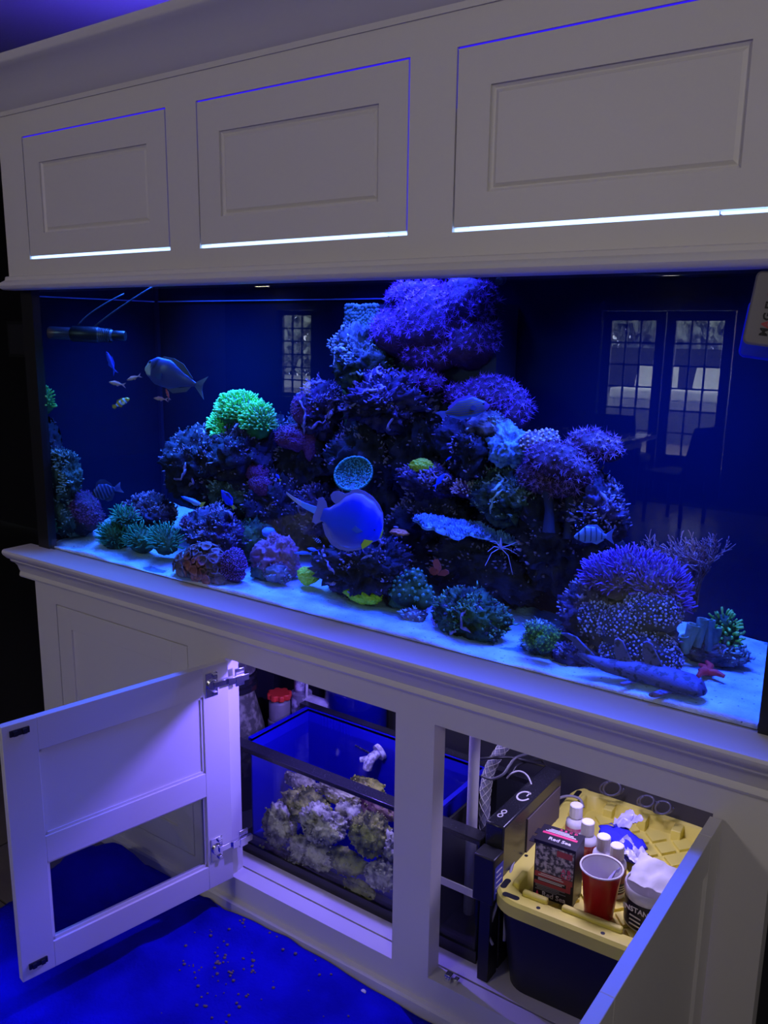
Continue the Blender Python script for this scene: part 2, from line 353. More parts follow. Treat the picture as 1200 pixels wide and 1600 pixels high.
for k, (a, b) in enumerate(DX):
    d = part_empty('canopy_door', hood, hoodT)
    x0, x1, z0, z1 = a+g, b-g, DZ0+0.0075, DZ1-g
    s_ = 0.062
    q = MB(); q.box((x0, 0, z0), (x0+s_, 0.019, z1)); q.box((x1-s_, 0, z0), (x1, 0.019, z1)); q.box((x0+s_, 0, z1-s_), (x1-s_, 0.019, z1)); q.box((x0+s_, 0, z0), (x1-s_, 0.019, z0+s_-0.008))
    obj('door_frame', q, M['white'], d)
    pn = MB(); pa = [(x0+s_-0.001, z0+s_-0.009), (x1-s_+0.001, z0+s_-0.009), (x1-s_+0.001, z1-s_+0.001), (x0+s_-0.001, z1-s_+0.001)]
    ins = lambda t: [(pa[0][0]+t, pa[0][1]+t), (pa[1][0]-t, pa[1][1]+t), (pa[2][0]-t, pa[2][1]-t), (pa[3][0]+t, pa[3][1]-t)]
    rings = [(0.0, 0.004), (0.006, 0.008), (0.008, 0.008), (0.014, 0.0045)]
    vs = []
    for t, y in rings: vs += [(x, y, z) for x, z in ins(t)]
    fs = [(4*i+j, 4*i+(j+1) % 4, 4*i+4+(j+1) % 4, 4*i+4+j) for i in range(3) for j in range(4)]+[(12, 13, 14, 15)]
    vs += [(x, 0.016, z) for x, z in pa]; fs += [(j, 16+j, 16+(j+1) % 4, (j+1) % 4) for j in range(4)]+[(19, 18, 17, 16)]
    obj('door_panel', pn.add(vs, fs), M['white'], d)
    # glowing bars added in the door gaps in place of leaking tank light
    lb = part_empty('light_strip', hood, hoodT)
    yb = 0.0015
    obj('strip_bottom', MB().box((x0+0.03, yb, DZ0+0.0003), (x1-(0.05 if k < 2 else 0.09), 0.016, DZ0+0.0072)), M['led'], lb)
    obj('strip_end', MB().box((x1-(0.045 if k < 2 else 0.085), yb+0.001, DZ0+0.002), (x1-0.001, 0.016, DZ0+0.0055)), M['led'], lb)
    obj('strip_end', MB().box((x0, yb+0.001, DZ0+0.001), (x0+0.027, 0.016, DZ0+0.006)), M['led'], lb)
    obj('strip_top', MB().box((x0, yb+0.001, z1+0.0005), (x1, 0.016, DZ1-0.0003)), M['led_blue'], lb)
    obj('strip_side', MB().box((x1+0.0004, yb+0.002, z0), (b-0.0003, 0.016, z1)), M['led_blue'] if k == 1 else M['led_faint'], lb)
    if k > 0: obj('strip_side', MB().box((a+0.0003, yb+0.002, z1-0.09), (x0-0.0004, 0.016, z1)), M['led_faint'], lb)

# ================================================================== stand
stand = thing('aquarium_stand', 'white painted cabinet stand with two doors open under the tank', 'cabinet', (0.93, 0.25, 0))
ST = Vector((-0.93, -0.25, 0))
def spart(name, mb, m, parent=None, **k): return obj(name, mb, m, parent or stand, loc=ST, **k)
SX0, SX1 = -0.043, 1.907
OT, OB = 0.667, 0.095
FT = 0.042
A0, A1, C0, C1 = 0.711, 1.196, 1.288, 1.815
D0, D1 = 0.050, 0.583
ff = MB(); B = ff.box
B((SX0, 0, OT), (SX1, FT, 0.795)); B((SX0, 0, 0), (SX1, FT, OB))
for a, b in ((SX0, D0), (D1, A0), (A1, C0), (C1, SX1)): B((a, 0, OB), (b, FT, OT))
spart('face_frame', ff, M['white'])
spart('base_moulding', MB().extrude_x([(0, 0.0), (-0.013, 0.0), (-0.013, 0.03), (-0.010, 0.036), (0, 0.038)], SX0-0.008, SX1), M['white'])
spart('end_panel', MB().box((SX0, FT, 0.0), (SX0+0.02, 0.56, 0.795)), M['white'])
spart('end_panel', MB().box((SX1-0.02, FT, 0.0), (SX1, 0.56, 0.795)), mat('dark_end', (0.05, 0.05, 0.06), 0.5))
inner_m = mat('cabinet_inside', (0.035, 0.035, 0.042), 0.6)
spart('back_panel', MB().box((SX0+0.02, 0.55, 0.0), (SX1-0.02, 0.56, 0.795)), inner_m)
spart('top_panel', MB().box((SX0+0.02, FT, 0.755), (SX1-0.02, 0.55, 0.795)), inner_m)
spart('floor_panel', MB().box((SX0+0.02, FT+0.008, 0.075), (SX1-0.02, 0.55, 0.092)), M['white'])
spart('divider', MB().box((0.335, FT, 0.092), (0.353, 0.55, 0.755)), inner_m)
# sill moulding that carries the tank
sp = [(0.05, 0.738), (-0.010, 0.722), (-0.013, 0.727), (-0.011, 0.734), (-0.009, 0.738), (-0.012, 0.744), (-0.016, 0.756), (-0.024, 0.766), (-0.034, 0.772), (-0.037, 0.776), (-0.037, 0.780),
      (-0.046, 0.784), (-0.052, 0.790), (-0.056, 0.794), (-0.0595, 0.799), (-0.0605, 0.804), (-0.058, 0.809), (-0.053, 0.811), (0.05, 0.811)]
sp[0] = (0.02, 0.722)
spart('sill_moulding', MB().extrude_x([(0.03, 0.722)]+sp[1:-1]+[(0.03, 0.811)], SX0-0.055, SX1+0.055), M['white'], smooth=35)
spart('top_board', MB().box((SX0-0.02, 0.03, 0.795), (SX1+0.02, 0.56, 0.807)), M['white'])
# closed left door
d = part_empty('cabinet_door', stand, ST)
def slab_door(d, x0, x1, z0, z1, s_, th, y0=0.0):
    q = MB(); q.box((x0, y0, z0), (x0+s_, y0+th, z1)); q.box((x1-s_, y0, z0), (x1, y0+th, z1)); q.box((x0+s_, y0, z1-s_), (x1-s_, y0+th, z1)); q.box((x0+s_, y0, z0), (x1-s_, y0+th, z0+s_))
    obj('door_frame', q, M['white'], d, bevel=0.001)
    obj('door_panel', MB().box((x0+s_-0.002, y0+0.006, z0+s_-0.002), (x1-s_+0.002, y0+th-0.004, z1-s_+0.002)), M['white'], d)
slab_door(d, D0+0.003, D1-0.003, OB+0.003, OT-0.003, 0.06, 0.019)
# open left door: local x from the hinge to the free edge, local -y is the inner face
ang = math.atan2(-0.501, -0.099)
ld = part_empty('cabinet_door', stand, ST+Vector((0.707, -0.002, 0)), (0, 0, ang))
LW, LH0, LH1, TH = 0.512, OB+0.004, OT-0.002, 0.019
# inner face at local y=+TH  (turned towards +x of the room); outer at y=0
def LB(name, a, b, m=None, parent=ld, **k): return obj(name, MB().box(a, b), m or M['white'], parent, **k)
s_ = 0.068
pz0, pz1 = LH0+0.305, LH1-0.07       # upper panel
gz0, gz1 = LH0+0.06, LH0+0.245       # lower glass opening
LB('stile', (0, 0, LH0), (s_, TH, LH1), bevel=0.001); LB('stile', (LW-s_, 0, LH0), (LW, TH, LH1), bevel=0.001)
LB('rail', (s_, 0, LH0), (LW-s_, TH, gz0), bevel=0.001); LB('rail', (s_, 0, gz1), (LW-s_, TH, pz0), bevel=0.001); LB('rail', (s_, 0, pz1), (LW-s_, TH, LH1), bevel=0.001)
LB('door_panel', (s_-0.001, 0.004, pz0-0.001), (LW-s_+0.001, TH-0.006, pz1+0.001))
bd = MB()
for a, b in (((s_, pz0), (LW-s_, pz0+0.006)), ((s_, pz1-0.006), (LW-s_, pz1)), ((s_, pz0), (s_+0.006, pz1)), ((LW-s_-0.006, pz0), (LW-s_, pz1))):
    bd.box((a[0], TH-0.007, a[1]), (b[0], TH-0.003, b[1]))
for a, b in (((s_, gz0), (LW-s_, gz0+0.007)), ((s_, gz1-0.005), (LW-s_, gz1)), ((s_, gz0), (s_+0.006, gz1)), ((LW-s_-0.006, gz0), (LW-s_, gz1))):
    bd.box((a[0], 0.004, a[1]), (b[0], TH-0.005, b[1]))
obj('bead', bd, M['white'], ld)
obj('pane', MB().box((s_-0.003, 0.0085, gz0-0.003), (LW-s_+0.003, 0.0115, gz1+0.003)), M['door_glass'], ld)
def hinge(parent, z, name='hinge'):
    q = MB()
    q.box((0.030, TH, z-0.030), (0.062, TH+0.003, z+0.030))           # cup flange
    q.lathe([(0.013, 0), (0.013, 0.006)], n=16); n0 = len(q.v)-32
    for i in range(n0, len(q.v)):
        x, y, zz = q.v[i]; q.v[i] = (0.046+x, TH+0.002+zz, z+y)
    q.box((0.034, TH+0.003, z-0.026), (0.044, TH+0.009, z-0.018)); q.box((0.034, TH+0.003, z+0.018), (0.044, TH+0.009, z+0.026))
    q.box((0.006, TH+0.006, z-0.007), (0.044, TH+0.012, z+0.007)); q.box((-0.012, TH+0.008, z-0.009), (0.010, TH+0.018, z+0.009))
    q.box((-0.046, TH+0.010, z-0.008), (-0.010, TH+0.019, z+0.008)); q.box((-0.040, TH+0.003, z-0.022), (-0.016, TH+0.008, z+0.022))
    return obj(name, q, M['chrome'], parent, bevel=0.001)
hinge(ld, LH1-0.045); hinge(ld, LH0+0.10)
for z in (LH1-0.018, LH0+0.030):
    q = MB(); q.box((LW-0.052, TH, z-0.006), (LW-0.014, TH+0.004, z+0.006)); q.box((LW-0.046, TH+0.004, z-0.005), (LW-0.038, TH+0.008, z+0.005)); q.box((LW-0.028, TH+0.004, z-0.005), (LW-0.020, TH+0.008, z+0.005))
    obj('catch_plate', q, M['black'], ld)
# open right door, turned square to the front
rd = part_empty('cabinet_door', stand, ST+Vector((1.812, -0.006, 0)), (0, 0, R_(-90.5)))
RW = 0.522
RB = lambda name, a, b, **k: obj(name, MB().box(a, b), M['white'], rd, **k)
# local x to the free edge, outer face on local +y side
RB('stile', (0, 0, LH0), (0.06, TH, LH1), bevel=0.001); RB('stile', (RW-0.06, 0, LH0), (RW, TH, LH1), bevel=0.001)
RB('rail', (0.06, 0, LH0), (RW-0.06, TH, LH0+0.06), bevel=0.001); RB('rail', (0.06, 0, LH1-0.06), (RW-0.06, TH, LH1), bevel=0.001)
RB('door_panel', (0.058, 0.005, LH0+0.058), (RW-0.058, TH-0.006, LH1-0.058))
q = MB(); 
for z in (LH1-0.085, LH0+0.10):
    q = MB(); q.box((-0.02, -0.006, z-0.02), (0.0, 0.003, z+0.02)); q.box((-0.004, 0.002, z-0.008), (0.03, -0.008, z+0.008)); q.box((0.02, -0.003, z-0.028), (0.05, 0.0, z+0.028))
    obj('hinge', q, M['chrome'], rd)
# magnetic catch on the bottom rail
cpz = PZ(708, 1527, OB+0.008)
q = MB(); q.box((cpz.x-0.014, 0.012, OB), (cpz.x+0.0, 0.026, OB+0.017)); q.box((cpz.x+0.004, 0.018, OB), (cpz.x+0.013, 0.03, OB+0.010)); q.box((cpz.x-0.011, 0.010, OB+0.003), (cpz.x-0.008, 0.013, OB+0.013)); q.box((cpz.x-0.005, 0.010, OB+0.003), (cpz.x-0.002, 0.013, OB+0.013))
spart('magnetic_catch', q, M['chrome'], bevel=0.001)

# ================================================================== tank
TX0, TX1, TY0, TY1 = -0.036, 1.862, 0.032, 0.47
TZ0, TZ1 = 0.807, 1.56
tank = thing('aquarium_tank', 'long glass reef aquarium lit deep blue between stand and canopy', 'aquarium', (0.93, 0.25, TZ0))
TT = Vector((-0.93, -0.25, -TZ0))
def tpart(name, mb, m, **k): return obj(name, mb, m, tank, loc=TT, **k)
gl = MB(); tl = math.tan(R_(0.6))
for_y = lambda z: TY0+(z-1.16)*tl
gl.add([(TX0, for_y(TZ0), TZ0), (TX1, for_y(TZ0), TZ0), (TX1, for_y(TZ0)+0.01, TZ0), (TX0, for_y(TZ0)+0.01, TZ0), (TX0, for_y(TZ1), TZ1), (TX1, for_y(TZ1), TZ1), (TX1, for_y(TZ1)+0.01, TZ1), (TX0, for_y(TZ1)+0.01, TZ1)],
       [(0,3,2,1),(4,5,6,7),(0,1,5,4),(1,2,6,5),(2,3,7,6),(3,0,4,7)])
fp_ = tpart('front_pane', gl, [M['glass'], M['glass_wet']])
for f_ in fp_.data.polygons: f_.material_index = 0 if f_.normal.y < -0.5 else 1
tpart('end_pane', MB().box((TX0-0.012, TY0+0.013, TZ0), (TX0, TY1, TZ1)), M['navy_panel'])
tpart('end_pane', MB().box((TX1, TY0+0.013, TZ0), (TX1+0.012, TY1, TZ1)), M['navy_panel'])
tpart('back_pane', MB().box((TX0-0.012, TY1, TZ0), (TX1+0.012, TY1+0.012, TZ1)), M['navy_panel'])
tpart('corner_seam', MB().box((TX0-0.014, TY0-0.008, TZ0), (0.0, TY0+0.016, TZ1)), M['black'])
tpart('corner_seam', MB().box((TX1+0.0005, TY0-0.006, TZ0), (TX1+0.06, TY0+0.012, TZ1)), M['black'])
tpart('corner_seam', MB().box((TX0, TY1-0.012, TZ0), (TX0+0.012, TY1-0.001, TZ1)), mat('seam', (0.008, 0.006, 0.035), 0.5))
tpart('bottom_pane', MB().box((TX0, TY0+0.013, TZ0), (TX1, TY1, TZ0+0.003)), M['black'])
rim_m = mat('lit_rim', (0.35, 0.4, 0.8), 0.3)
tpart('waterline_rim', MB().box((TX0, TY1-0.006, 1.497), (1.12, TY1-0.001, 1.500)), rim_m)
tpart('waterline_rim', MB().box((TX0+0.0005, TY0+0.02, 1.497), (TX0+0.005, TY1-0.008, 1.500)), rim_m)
wat = obj('tank_water', MB().box((TX0+0.001, TY0+0.0155, TZ0+0.004), (TX1-0.001, TY1-0.0005, 1.550)), M['water']); tag(wat, 'clear blue lit salt water filling the aquarium', 'water')
# ================================================================== reef
def ridged(p, f, oct_=4, off=0.0):
    a = 0; amp = 1; t = 0; q = Vector(p)*f+Vector((off, off*1.7, -off*0.6))
    for _ in range(oct_):
        a += amp*(1-abs(noise.noise(q))*2); t += amp; amp *= 0.55; q = q*2.07
    return a/t
def rock_mb(c, r, seed, sub=4, amp=0.32, f=2.2, pit=0.12, flat=None, base=None, knob=0.0):
    vs, fs = ICO(sub); out = []
    rx, ry, rz = r; c = Vector(c); o = seed*7.31
    for p in vs:
        n1 = noise.noise(p*1.3+Vector((o, -o, o*0.5)))
        n2 = ridged(p, f, 4, o)
        n3 = ridged(p, f*3.1, 2, o*1.3)
        n4 = noise.noise(p*f*8+Vector((0, o, 0)))
        k = 1+amp*0.8*n1+amp*(n2-0.45)+pit*(n3-0.5)*1.5+pit*0.9*n4
        if knob: k += knob*(0.55-noise.voronoi(p*f*2.2+Vector((o, 0, 0)))[0][0])
        q = Vector((p.x*rx*k, p.y*ry*k, p.z*rz*k))
        if flat is not None and q.z < -flat*rz: q.z = -flat*rz+(q.z+flat*rz)*0.1
        out.append(c+q)
    m = MB(); m.v = [tuple(q) for q in out]; m.f = list(fs); return m
def rockmat(name, a, b, rough=0.8, scale=26, spec=0.4, bump=0.9, bscale=90, split=0.52, width=0.12):
    return mat(name, a, rough, col2=b, scale=scale, bump=bump, bscale=bscale, spec=spec, split=split, width=width)
RK = {
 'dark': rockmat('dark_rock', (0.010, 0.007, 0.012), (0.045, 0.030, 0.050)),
 'plum': rockmat('plum_rock', (0.018, 0.008, 0.020), (0.09, 0.045, 0.11)),
 'blue': rockmat('bluish_rock', (0.015, 0.02, 0.015), (0.11, 0.15, 0.10), split=0.5),
 'brown': rockmat('brown_rock', (0.06, 0.025, 0.012), (0.20, 0.09, 0.04)),
 'teal': rockmat('teal_rock', (0.010, 0.03, 0.010), (0.08, 0.17, 0.05)),
 'lilac': rockmat('lilac_rock', (0.05, 0.03, 0.03), (0.32, 0.22, 0.20)),
}
GW = {
 'violet': mat('violet_growth', (0.20, 0.10, 0.17), 0.5, col2=(0.50, 0.33, 0.44), scale=60), 'mauve': mat('mauve_growth', (0.12, 0.05, 0.08), 0.6, col2=(0.30, 0.14, 0.18), scale=60),
 'pale': mat('pale_growth', (0.22, 0.30, 0.22), 0.5, col2=(0.60, 0.68, 0.50), scale=60), 'slate': mat('slate_growth', (0.05, 0.08, 0.06), 0.6, col2=(0.14, 0.18, 0.14), scale=60),
 'sage': mat('sage_growth', (0.10, 0.24, 0.07), 0.6, col2=(0.26, 0.46, 0.16), scale=60), 'dim': mat('dim_growth', (0.03, 0.02, 0.022), 0.6, col2=(0.10, 0.07, 0.06), scale=60)}
GROW = {'dark': (GW['violet'], GW['dim'], 0.75), 'plum': (GW['violet'], GW['mauve'], 1.0), 'blue': (GW['pale'], GW['slate'], 1.0), 'teal': (GW['sage'], GW['dim'], 1.0), 'lilac': (GW['pale'], GW['violet'], 0.8)}
RSEED = [0]
def rock(u, v, y, ru, rv, m='dark', label='', sub=5, ry=None, amp=0.40, name='live_rock', cat='rock', f=2.3, group=None, pit=0.16, rz=None, dz=0, ridges=0):
    RSEED[0] += 1
    c = P(u, v, y); s = S(c)
    rx = ru*s*1.02; rz_ = rz or rv*s; ryy = ry or min(rx, rz_)*0.95
    ryy = min(ryy, TY1-0.012-y, y-TY0-0.02) if y-TY0-0.02 > 0.03 else 0.03
    mb = rock_mb((0, 0, 0), (rx, max(ryy, 0.02), rz_), RSEED[0], sub, amp, f, pit)
    # keep inside the glass and on or above the bottom
    lim = []
    for (a, b_, d) in mb.v:
        X, Y, Z = a+c.x, b_+c.y, d+c.z
        X = min(max(X, TX0+0.004), TX1-0.004); Y = min(max(Y, TY0+0.026), TY1-0.004); Z = min(max(Z, TZ0+0.006), 1.49)
        lim.append((X-c.x, Y-c.y, Z-c.z))
    mb.v = lim
    o = obj(name, mb, RK[m] if isinstance(m, str) else m, smooth=180, loc=c)
    grow = GROW.get(m) if isinstance(m, str) else None
    if grow:  # pale growth also supplies the glitter highlights along the ridges
        me = o.data; rn = random.Random(RSEED[0]*17); gm = [MB(), MB()]
        nv_ = len(me.vertices); want = int((760 if sub == 5 else 160)*(rz_*rx/0.005)**0.5*grow[2]); tries = 0; got = 0
        while got < want and tries < want*14:
            tries += 1; v = me.vertices[rn.randrange(nv_)]; n_ = v.normal
            if n_.z < -0.15 or n_.y > 0.5: continue
            cl = noise.noise((v.co+c)*26+Vector((3, 1, RSEED[0])))
            if cl < 0.06-0.30*max(0, n_.z): continue
            got += 1; s_ = rn.uniform(0.0010, 0.0030)*(1+0.8*max(0, cl)); d_ = (n_+Vector((rn.gauss(0, 0.35), rn.gauss(0, 0.35), rn.gauss(0, 0.25)+0.25))).normalized()
            b_ = gm[0 if cl > 0.16 or rn.random() < 0.25 else 1]
            b_.tube([v.co-n_*0.001, v.co+d_*s_*1.1, v.co+d_*s_*rn.uniform(1.8, 3.2)+Vector((rn.gauss(0, 1), rn.gauss(0, 1), 0))*s_*0.5], [s_*0.62, s_*0.75, s_*0.28], 5)
        for k_, b_ in enumerate(gm):
            if b_.v:
                q_ = obj('encrusting_growth', b_, grow[k_], o, smooth=180); q_['kind'] = 'stuff'
    if ridges:
        rn = random.Random(RSEED[0]*5+1); rm = MB(); bpy.context.view_layer.update()
        for _ in range(ridges):
            v = o.data.vertices[rn.randrange(len(o.data.vertices))]
            if v.normal.y > 0.1 or v.normal.z < -0.3: continue
            q = v.co.copy(); d_ = Vector((rn.gauss(0, 1), -0.1, rn.gauss(0, 0.7))).normalized(); pts = []; rr = []
            for i in range(rn.randint(8, 16)):
                pts.append(q+Vector((rn.gauss(0, 0.001), -0.0015, 0.0015+rn.gauss(0, 0.001)))); rr.append(rn.uniform(0.0016, 0.0046))
                d_ = (d_+Vector((rn.gauss(0, 0.5), rn.gauss(0, 0.2), rn.gauss(0, 0.5)))*0.6).normalized(); ok, q2, n2, _i = o.closest_point_on_mesh(q+d_*0.0070); q = q2+n2*0.002
            if len(pts) > 3: rr[-1] = 0.001; rr[0] = 0.001; rm.tube(pts, rr, 7)
        rm.v = [(min(max(a+c.x, TX0+0.004), TX1-0.004)-c.x, max(b+c.y, TY0+0.026)-c.y, d) for a, b, d in rm.v]
        q_ = obj('crested_ridges', rm, GW['violet'] if m != 'blue' else GW['pale'], o, smooth=180); q_['kind'] = 'stuff'
    return tag(o, label, cat, group)

# ---- sand
def sand_h(x, y):
    h = 0.8155+0.060*max(0, (0.62-x)/0.62)**1.3*max(0, min(1, (y-0.06)/0.30))
    h += 0.010*max(0, (y-0.25)/0.2)*max(0, 1-abs(x-0.9)/0.9)
    h += 0.007*noise.noise(Vector((x*3, y*4, 0.3)))+0.0045*noise.noise(Vector((x*14, y*18, 2.3)))+0.0018*noise.noise(Vector((x*34, y*40, 5)))+0.0009*noise.noise(Vector((x*60, y*60, 1)))
    # furrow near the left end
    d = (y-(0.06+0.30*(x-0.0)))
    if x < 0.26: h -= 0.008*math.exp(-(d/0.010)**2)*(1-x/0.3)
    return max(h, 0.811)
mb = MB(); NX, NY = 300, 84
for i in range(NX+1):
    for j in range(NY+1):
        x = TX0+0.003+(TX1-TX0-0.006)*i/NX; y = TY0+0.008+(TY1-0.003-TY0-0.008)*j/NY
        mb.v.append((x, y, sand_h(x, y)))
mb.f = [(i*(NY+1)+j, (i+1)*(NY+1)+j, (i+1)*(NY+1)+j+1, i*(NY+1)+j+1) for i in range(NX) for j in range(NY)]
nv = len(mb.v)
ring = [i*(NY+1) for i in range(NX+1)]
mb.v += [(mb.v[k][0], mb.v[k][1], TZ0+0.0035) for k in ring]
mb.f += [(ring[i], nv+i, nv+i+1, ring[i+1]) for i in range(NX)]
sm = mat('reef_sand', (0.40, 0.46, 0.52), 0.9, col2=(0.76, 0.86, 0.80), scale=16, bump=0.9, bscale=160, split=0.5, width=0.2)
nt = sm.node_tree; bs = nt.nodes['Principled BSDF']
sp_ = nt.nodes.new('ShaderNodeTexNoise'); sp_.inputs['Scale'].default_value = 150; sp_.inputs['Detail'].default_value = 1
rp = nt.nodes.new('ShaderNodeValToRGB'); rp.color_ramp.elements[0].position = 0.70; rp.color_ramp.elements[1].position = 0.75
rp.color_ramp.elements[0].color = (1, 1, 1, 1); rp.color_ramp.elements[1].color = (0.15, 0.2, 0.3, 1)
mx = nt.nodes.new('ShaderNodeMix'); mx.data_type = 'RGBA'; mx.blend_type = 'MULTIPLY'; mx.inputs[0].default_value = 1
tcn = [n for n in nt.nodes if n.type == 'TEX_COORD'][0]
old = bs.inputs['Base Color'].links[0].from_socket
nt.links.new(tcn.outputs['Object'], sp_.inputs['Vector']); nt.links.new(sp_.outputs[0], rp.inputs[0])
nt.links.new(old, mx.inputs[6]); nt.links.new(rp.outputs[0], mx.inputs[7]); nt.links.new(mx.outputs[2], bs.inputs['Base Color'])
sand = obj('sand_bed', mb, sm, smooth=180); tag(sand, 'pale blue lit sand bed along the bottom of the tank', 'sand', kind='stuff')

# ---- polyps and tentacles
def star_polyp(m, p, n, s, rn, k=7):
    """a little stalk with k tentacles opened like a star"""
    n = n.normalized(); a = n.orthogonal().normalized(); b = n.cross(a); r0 = rn.uniform(0, 6)
    o = len(m.v); m.v.append(tuple(p)); m.v.append(tuple(p+n*s*0.55))
    for i in range(k):
        g = r0+2*PI*i/k; d = a*math.cos(g)+b*math.sin(g); e = a*math.cos(g+0.33)+b*math.sin(g+0.33); w_ = a*math.cos(g-0.33)+b*math.sin(g-0.33)
        q = len(m.v); rl = rn.uniform(0.7, 1.45)
        m.v += [tuple(p+n*s*0.50+w_*s*0.25), tuple(p+n*s*rn.uniform(0.55, 1.5)+d*s*rl), tuple(p+n*s*0.50+e*s*0.25)]
        m.f += [(o+1, q, q+1, q+2), (o, q+2, q+1, q)]
def tentacle(m, p, d, L, r, rn, bulb=1.0, curl=0.5, seg=4, n=5, droop=0.0):
    pts = []; q = Vector(p); v = Vector(d).normalized(); side = Vector((rn.uniform(-1, 1), rn.uniform(-1, 1), rn.uniform(-1, 1)))*curl
    for i in range(seg+1):
        pts.append(q.copy()); q = q+v*(L/seg); v = (v+side*(1.0/seg)-Vector((0, 0, droop/seg))).normalized()
    rr = [r*(1.1-0.35*i/seg) for i in range(seg+1)]
    if bulb > 1: rr[-1] = r*bulb*0.75; rr[-2] = r*bulb*0.9
    m.tube(pts, rr, n)
def sphere_dirs(N, rn, zmin=-0.3):
    out = []; ga = PI*(3-math.sqrt(5))
    for i in range(N):
        z = 1-(1-zmin)*(i+0.5)/N; r = math.sqrt(max(0, 1-z*z)); t = ga*i
        out.append(Vector((r*math.cos(t), r*math.sin(t), z))+Vector((rn.gauss(0, 1), rn.gauss(0, 1), rn.gauss(0, 1)))*0.03)
    return out
def lump(c, r, seed, sub=4, amp=0.2, f=1.6, pit=0.03):
    return rock_mb(c, r, seed, sub, amp, f, pit)
def colony(name, label, cat, pos, lobes, base_m, pol_m, kind='star', size=0.006, dens=1.0, seed=1, group=None, zmin=-0.35, front=True):
    """lobes: list of (dx, dy, dz, rx, ry, rz) around pos; tissue dome per lobe with polyps all over it"""
    t = thing(name, label, cat, pos, group=group); rn = random.Random(seed)
    bmb = MB(); pm = MB()
    for li, (dx, dy, dz, rx, ry, rz) in enumerate(lobes):
        lb = lump((dx, dy, dz), (rx*0.93, ry*0.93, rz*0.93), seed*3+li, 4, 0.18, 1.6, 0.05); bmb.add([(a, b, min(e, 1.535-pos[2])) for a, b, e in lb.v], lb.f)
        A = 4*PI*((rx*ry)**1.6+(rx*rz)**1.6+(ry*rz)**1.6)**(1/1.6)/3**(1/1.6)
        N = int(dens*A*0.7/(size*size*2.2))
        o = (seed*3+li)*7.31
        for d in sphere_dirs(N, rn, zmin):
            d.normalize()
            if front and d.y > 0.55: continue
            if pos[2]+dz+d.z*rz > 1.530: continue
            n1 = noise.noise(d*1.3+Vector((o, -o, o*0.5))); n2 = ridged(d, 1.6, 4, o)
            k = 0.93*(1+0.18*0.8*n1+0.18*(n2-0.45))
            p = Vector((dx+d.x*rx*k, dy+d.y*ry*k, dz+d.z*rz*k)); nn = Vector((d.x/rx, d.y/ry, d.z/rz)).normalized()
            s = size*rn.uniform(0.6, 1.4)
            if kind == 'star': nn = (nn+Vector((rn.gauss(0, 0.3), rn.gauss(0, 0.3), rn.gauss(0, 0.3)))).normalized()
            if kind == 'star': star_polyp(pm, p, nn, s, rn)
            elif kind == 'finger': tentacle(pm, p-nn*s*0.3, nn+Vector((0, 0, 0.2)), s*2.6, s*0.34, rn, 1.5, 0.7, 3, 5)
            elif kind == 'bead':
                pm.ico(p+nn*s*0.2, s*0.55, 1, (1, 1, 1))
            elif kind == 'hair': tentacle(pm, p-nn*s*0.2, nn+Vector((0, 0, 0.35)), s*3.6, s*0.28, rn, 1.0, 0.9, 3, 4)
            elif kind == 'ring':
                a = nn.orthogonal().normalized(); b = nn.cross(a); q0 = len(pm.v); K = 9
                for rr_, hh in ((0.35, 0.0), (0.6, 0.55), (1.0, 0.75), (0.95, 0.60), (0.30, 0.30)):
                    for i in range(K):
                        g_ = 2*PI*i/K; w2 = 1+0.12*math.sin(3*g_+s*1e4); pm.v.append(tuple(p+nn*s*hh+(a*math.cos(g_)+b*math.sin(g_))*s*rr_*w2))
                for i in range(4):
                    for j in range(K): pm.f.append((q0+i*K+j, q0+i*K+(j+1) % K, q0+(i+1)*K+(j+1) % K, q0+(i+1)*K+j))
                pm.f.append(tuple(q0+4*K+j for j in range(K)))
    b_ = obj('tissue', bmb, base_m, t, smooth=180)
    if pm.v:
        p_ = obj('polyps', pm, pol_m, t, smooth=(180 if kind in ('finger', 'bead', 'hair', 'ring') else None)); p_['kind'] = 'stuff'
    return t
def proj(p):
    d = p-CAM; k = F_PX/d.dot(fwd); return 600+d.dot(rgt)*k, 800-d.dot(upv)*k
def lobes_px(pos, lst):
    """lobe list from pixel offsets (du, dv, dy, ru, rv, ry) at the colony's depth"""
    s = S(pos); out = []
    for du, dv, dy, ru, rv, ry in lst:
        u0, v0 = proj(pos); q = P(u0+du, v0+dv, pos.y+dy); out.append((q.x-pos.x, dy, q.z-pos.z, ru*s*1.1, (ry or min(ru, rv))*s, rv*s))
    return out

PUR = mat('purple_tissue', (0.06, 0.008, 0.03), 0.7, col2=(0.10, 0.02, 0.06), scale=60, bump=0.5, bscale=250)
PURP = mat('purple_polyp', (0.34, 0.06, 0.36), 0.6, col2=(0.66, 0.26, 0.70), scale=70)
VIO = mat('violet_polyp', (0.30, 0.05, 0.22), 0.6, col2=(0.5, 0.16, 0.36), scale=40)
GRNT = mat('green_tissue', (0.03, 0.20, 0.03), 0.6)
GRN = mat('green_tentacle', (0.20, 1.0, 0.10), 0.4, col2=(0.35, 1.0, 0.24), scale=30)
TEAL = mat('teal_tentacle', (0.03, 0.20, 0.07), 0.5, col2=(0.10, 0.52, 0.18), scale=50)
LIME = mat('lime_coral', (0.95, 1.0, 0.015), 0.6, col2=(0.5, 0.9, 0.01), scale=120, bump=0.9, bscale=220)
MAROON = mat('maroon_coral', (0.17, 0.025, 0.09), 0.7, col2=(0.28, 0.055, 0.15), scale=90, bump=0.8, bscale=300)
PINK = mat('pink_lump_coral', (0.30, 0.085, 0.13), 0.7, col2=(0.42, 0.14, 0.18), scale=20, bump=0.5, bscale=120)
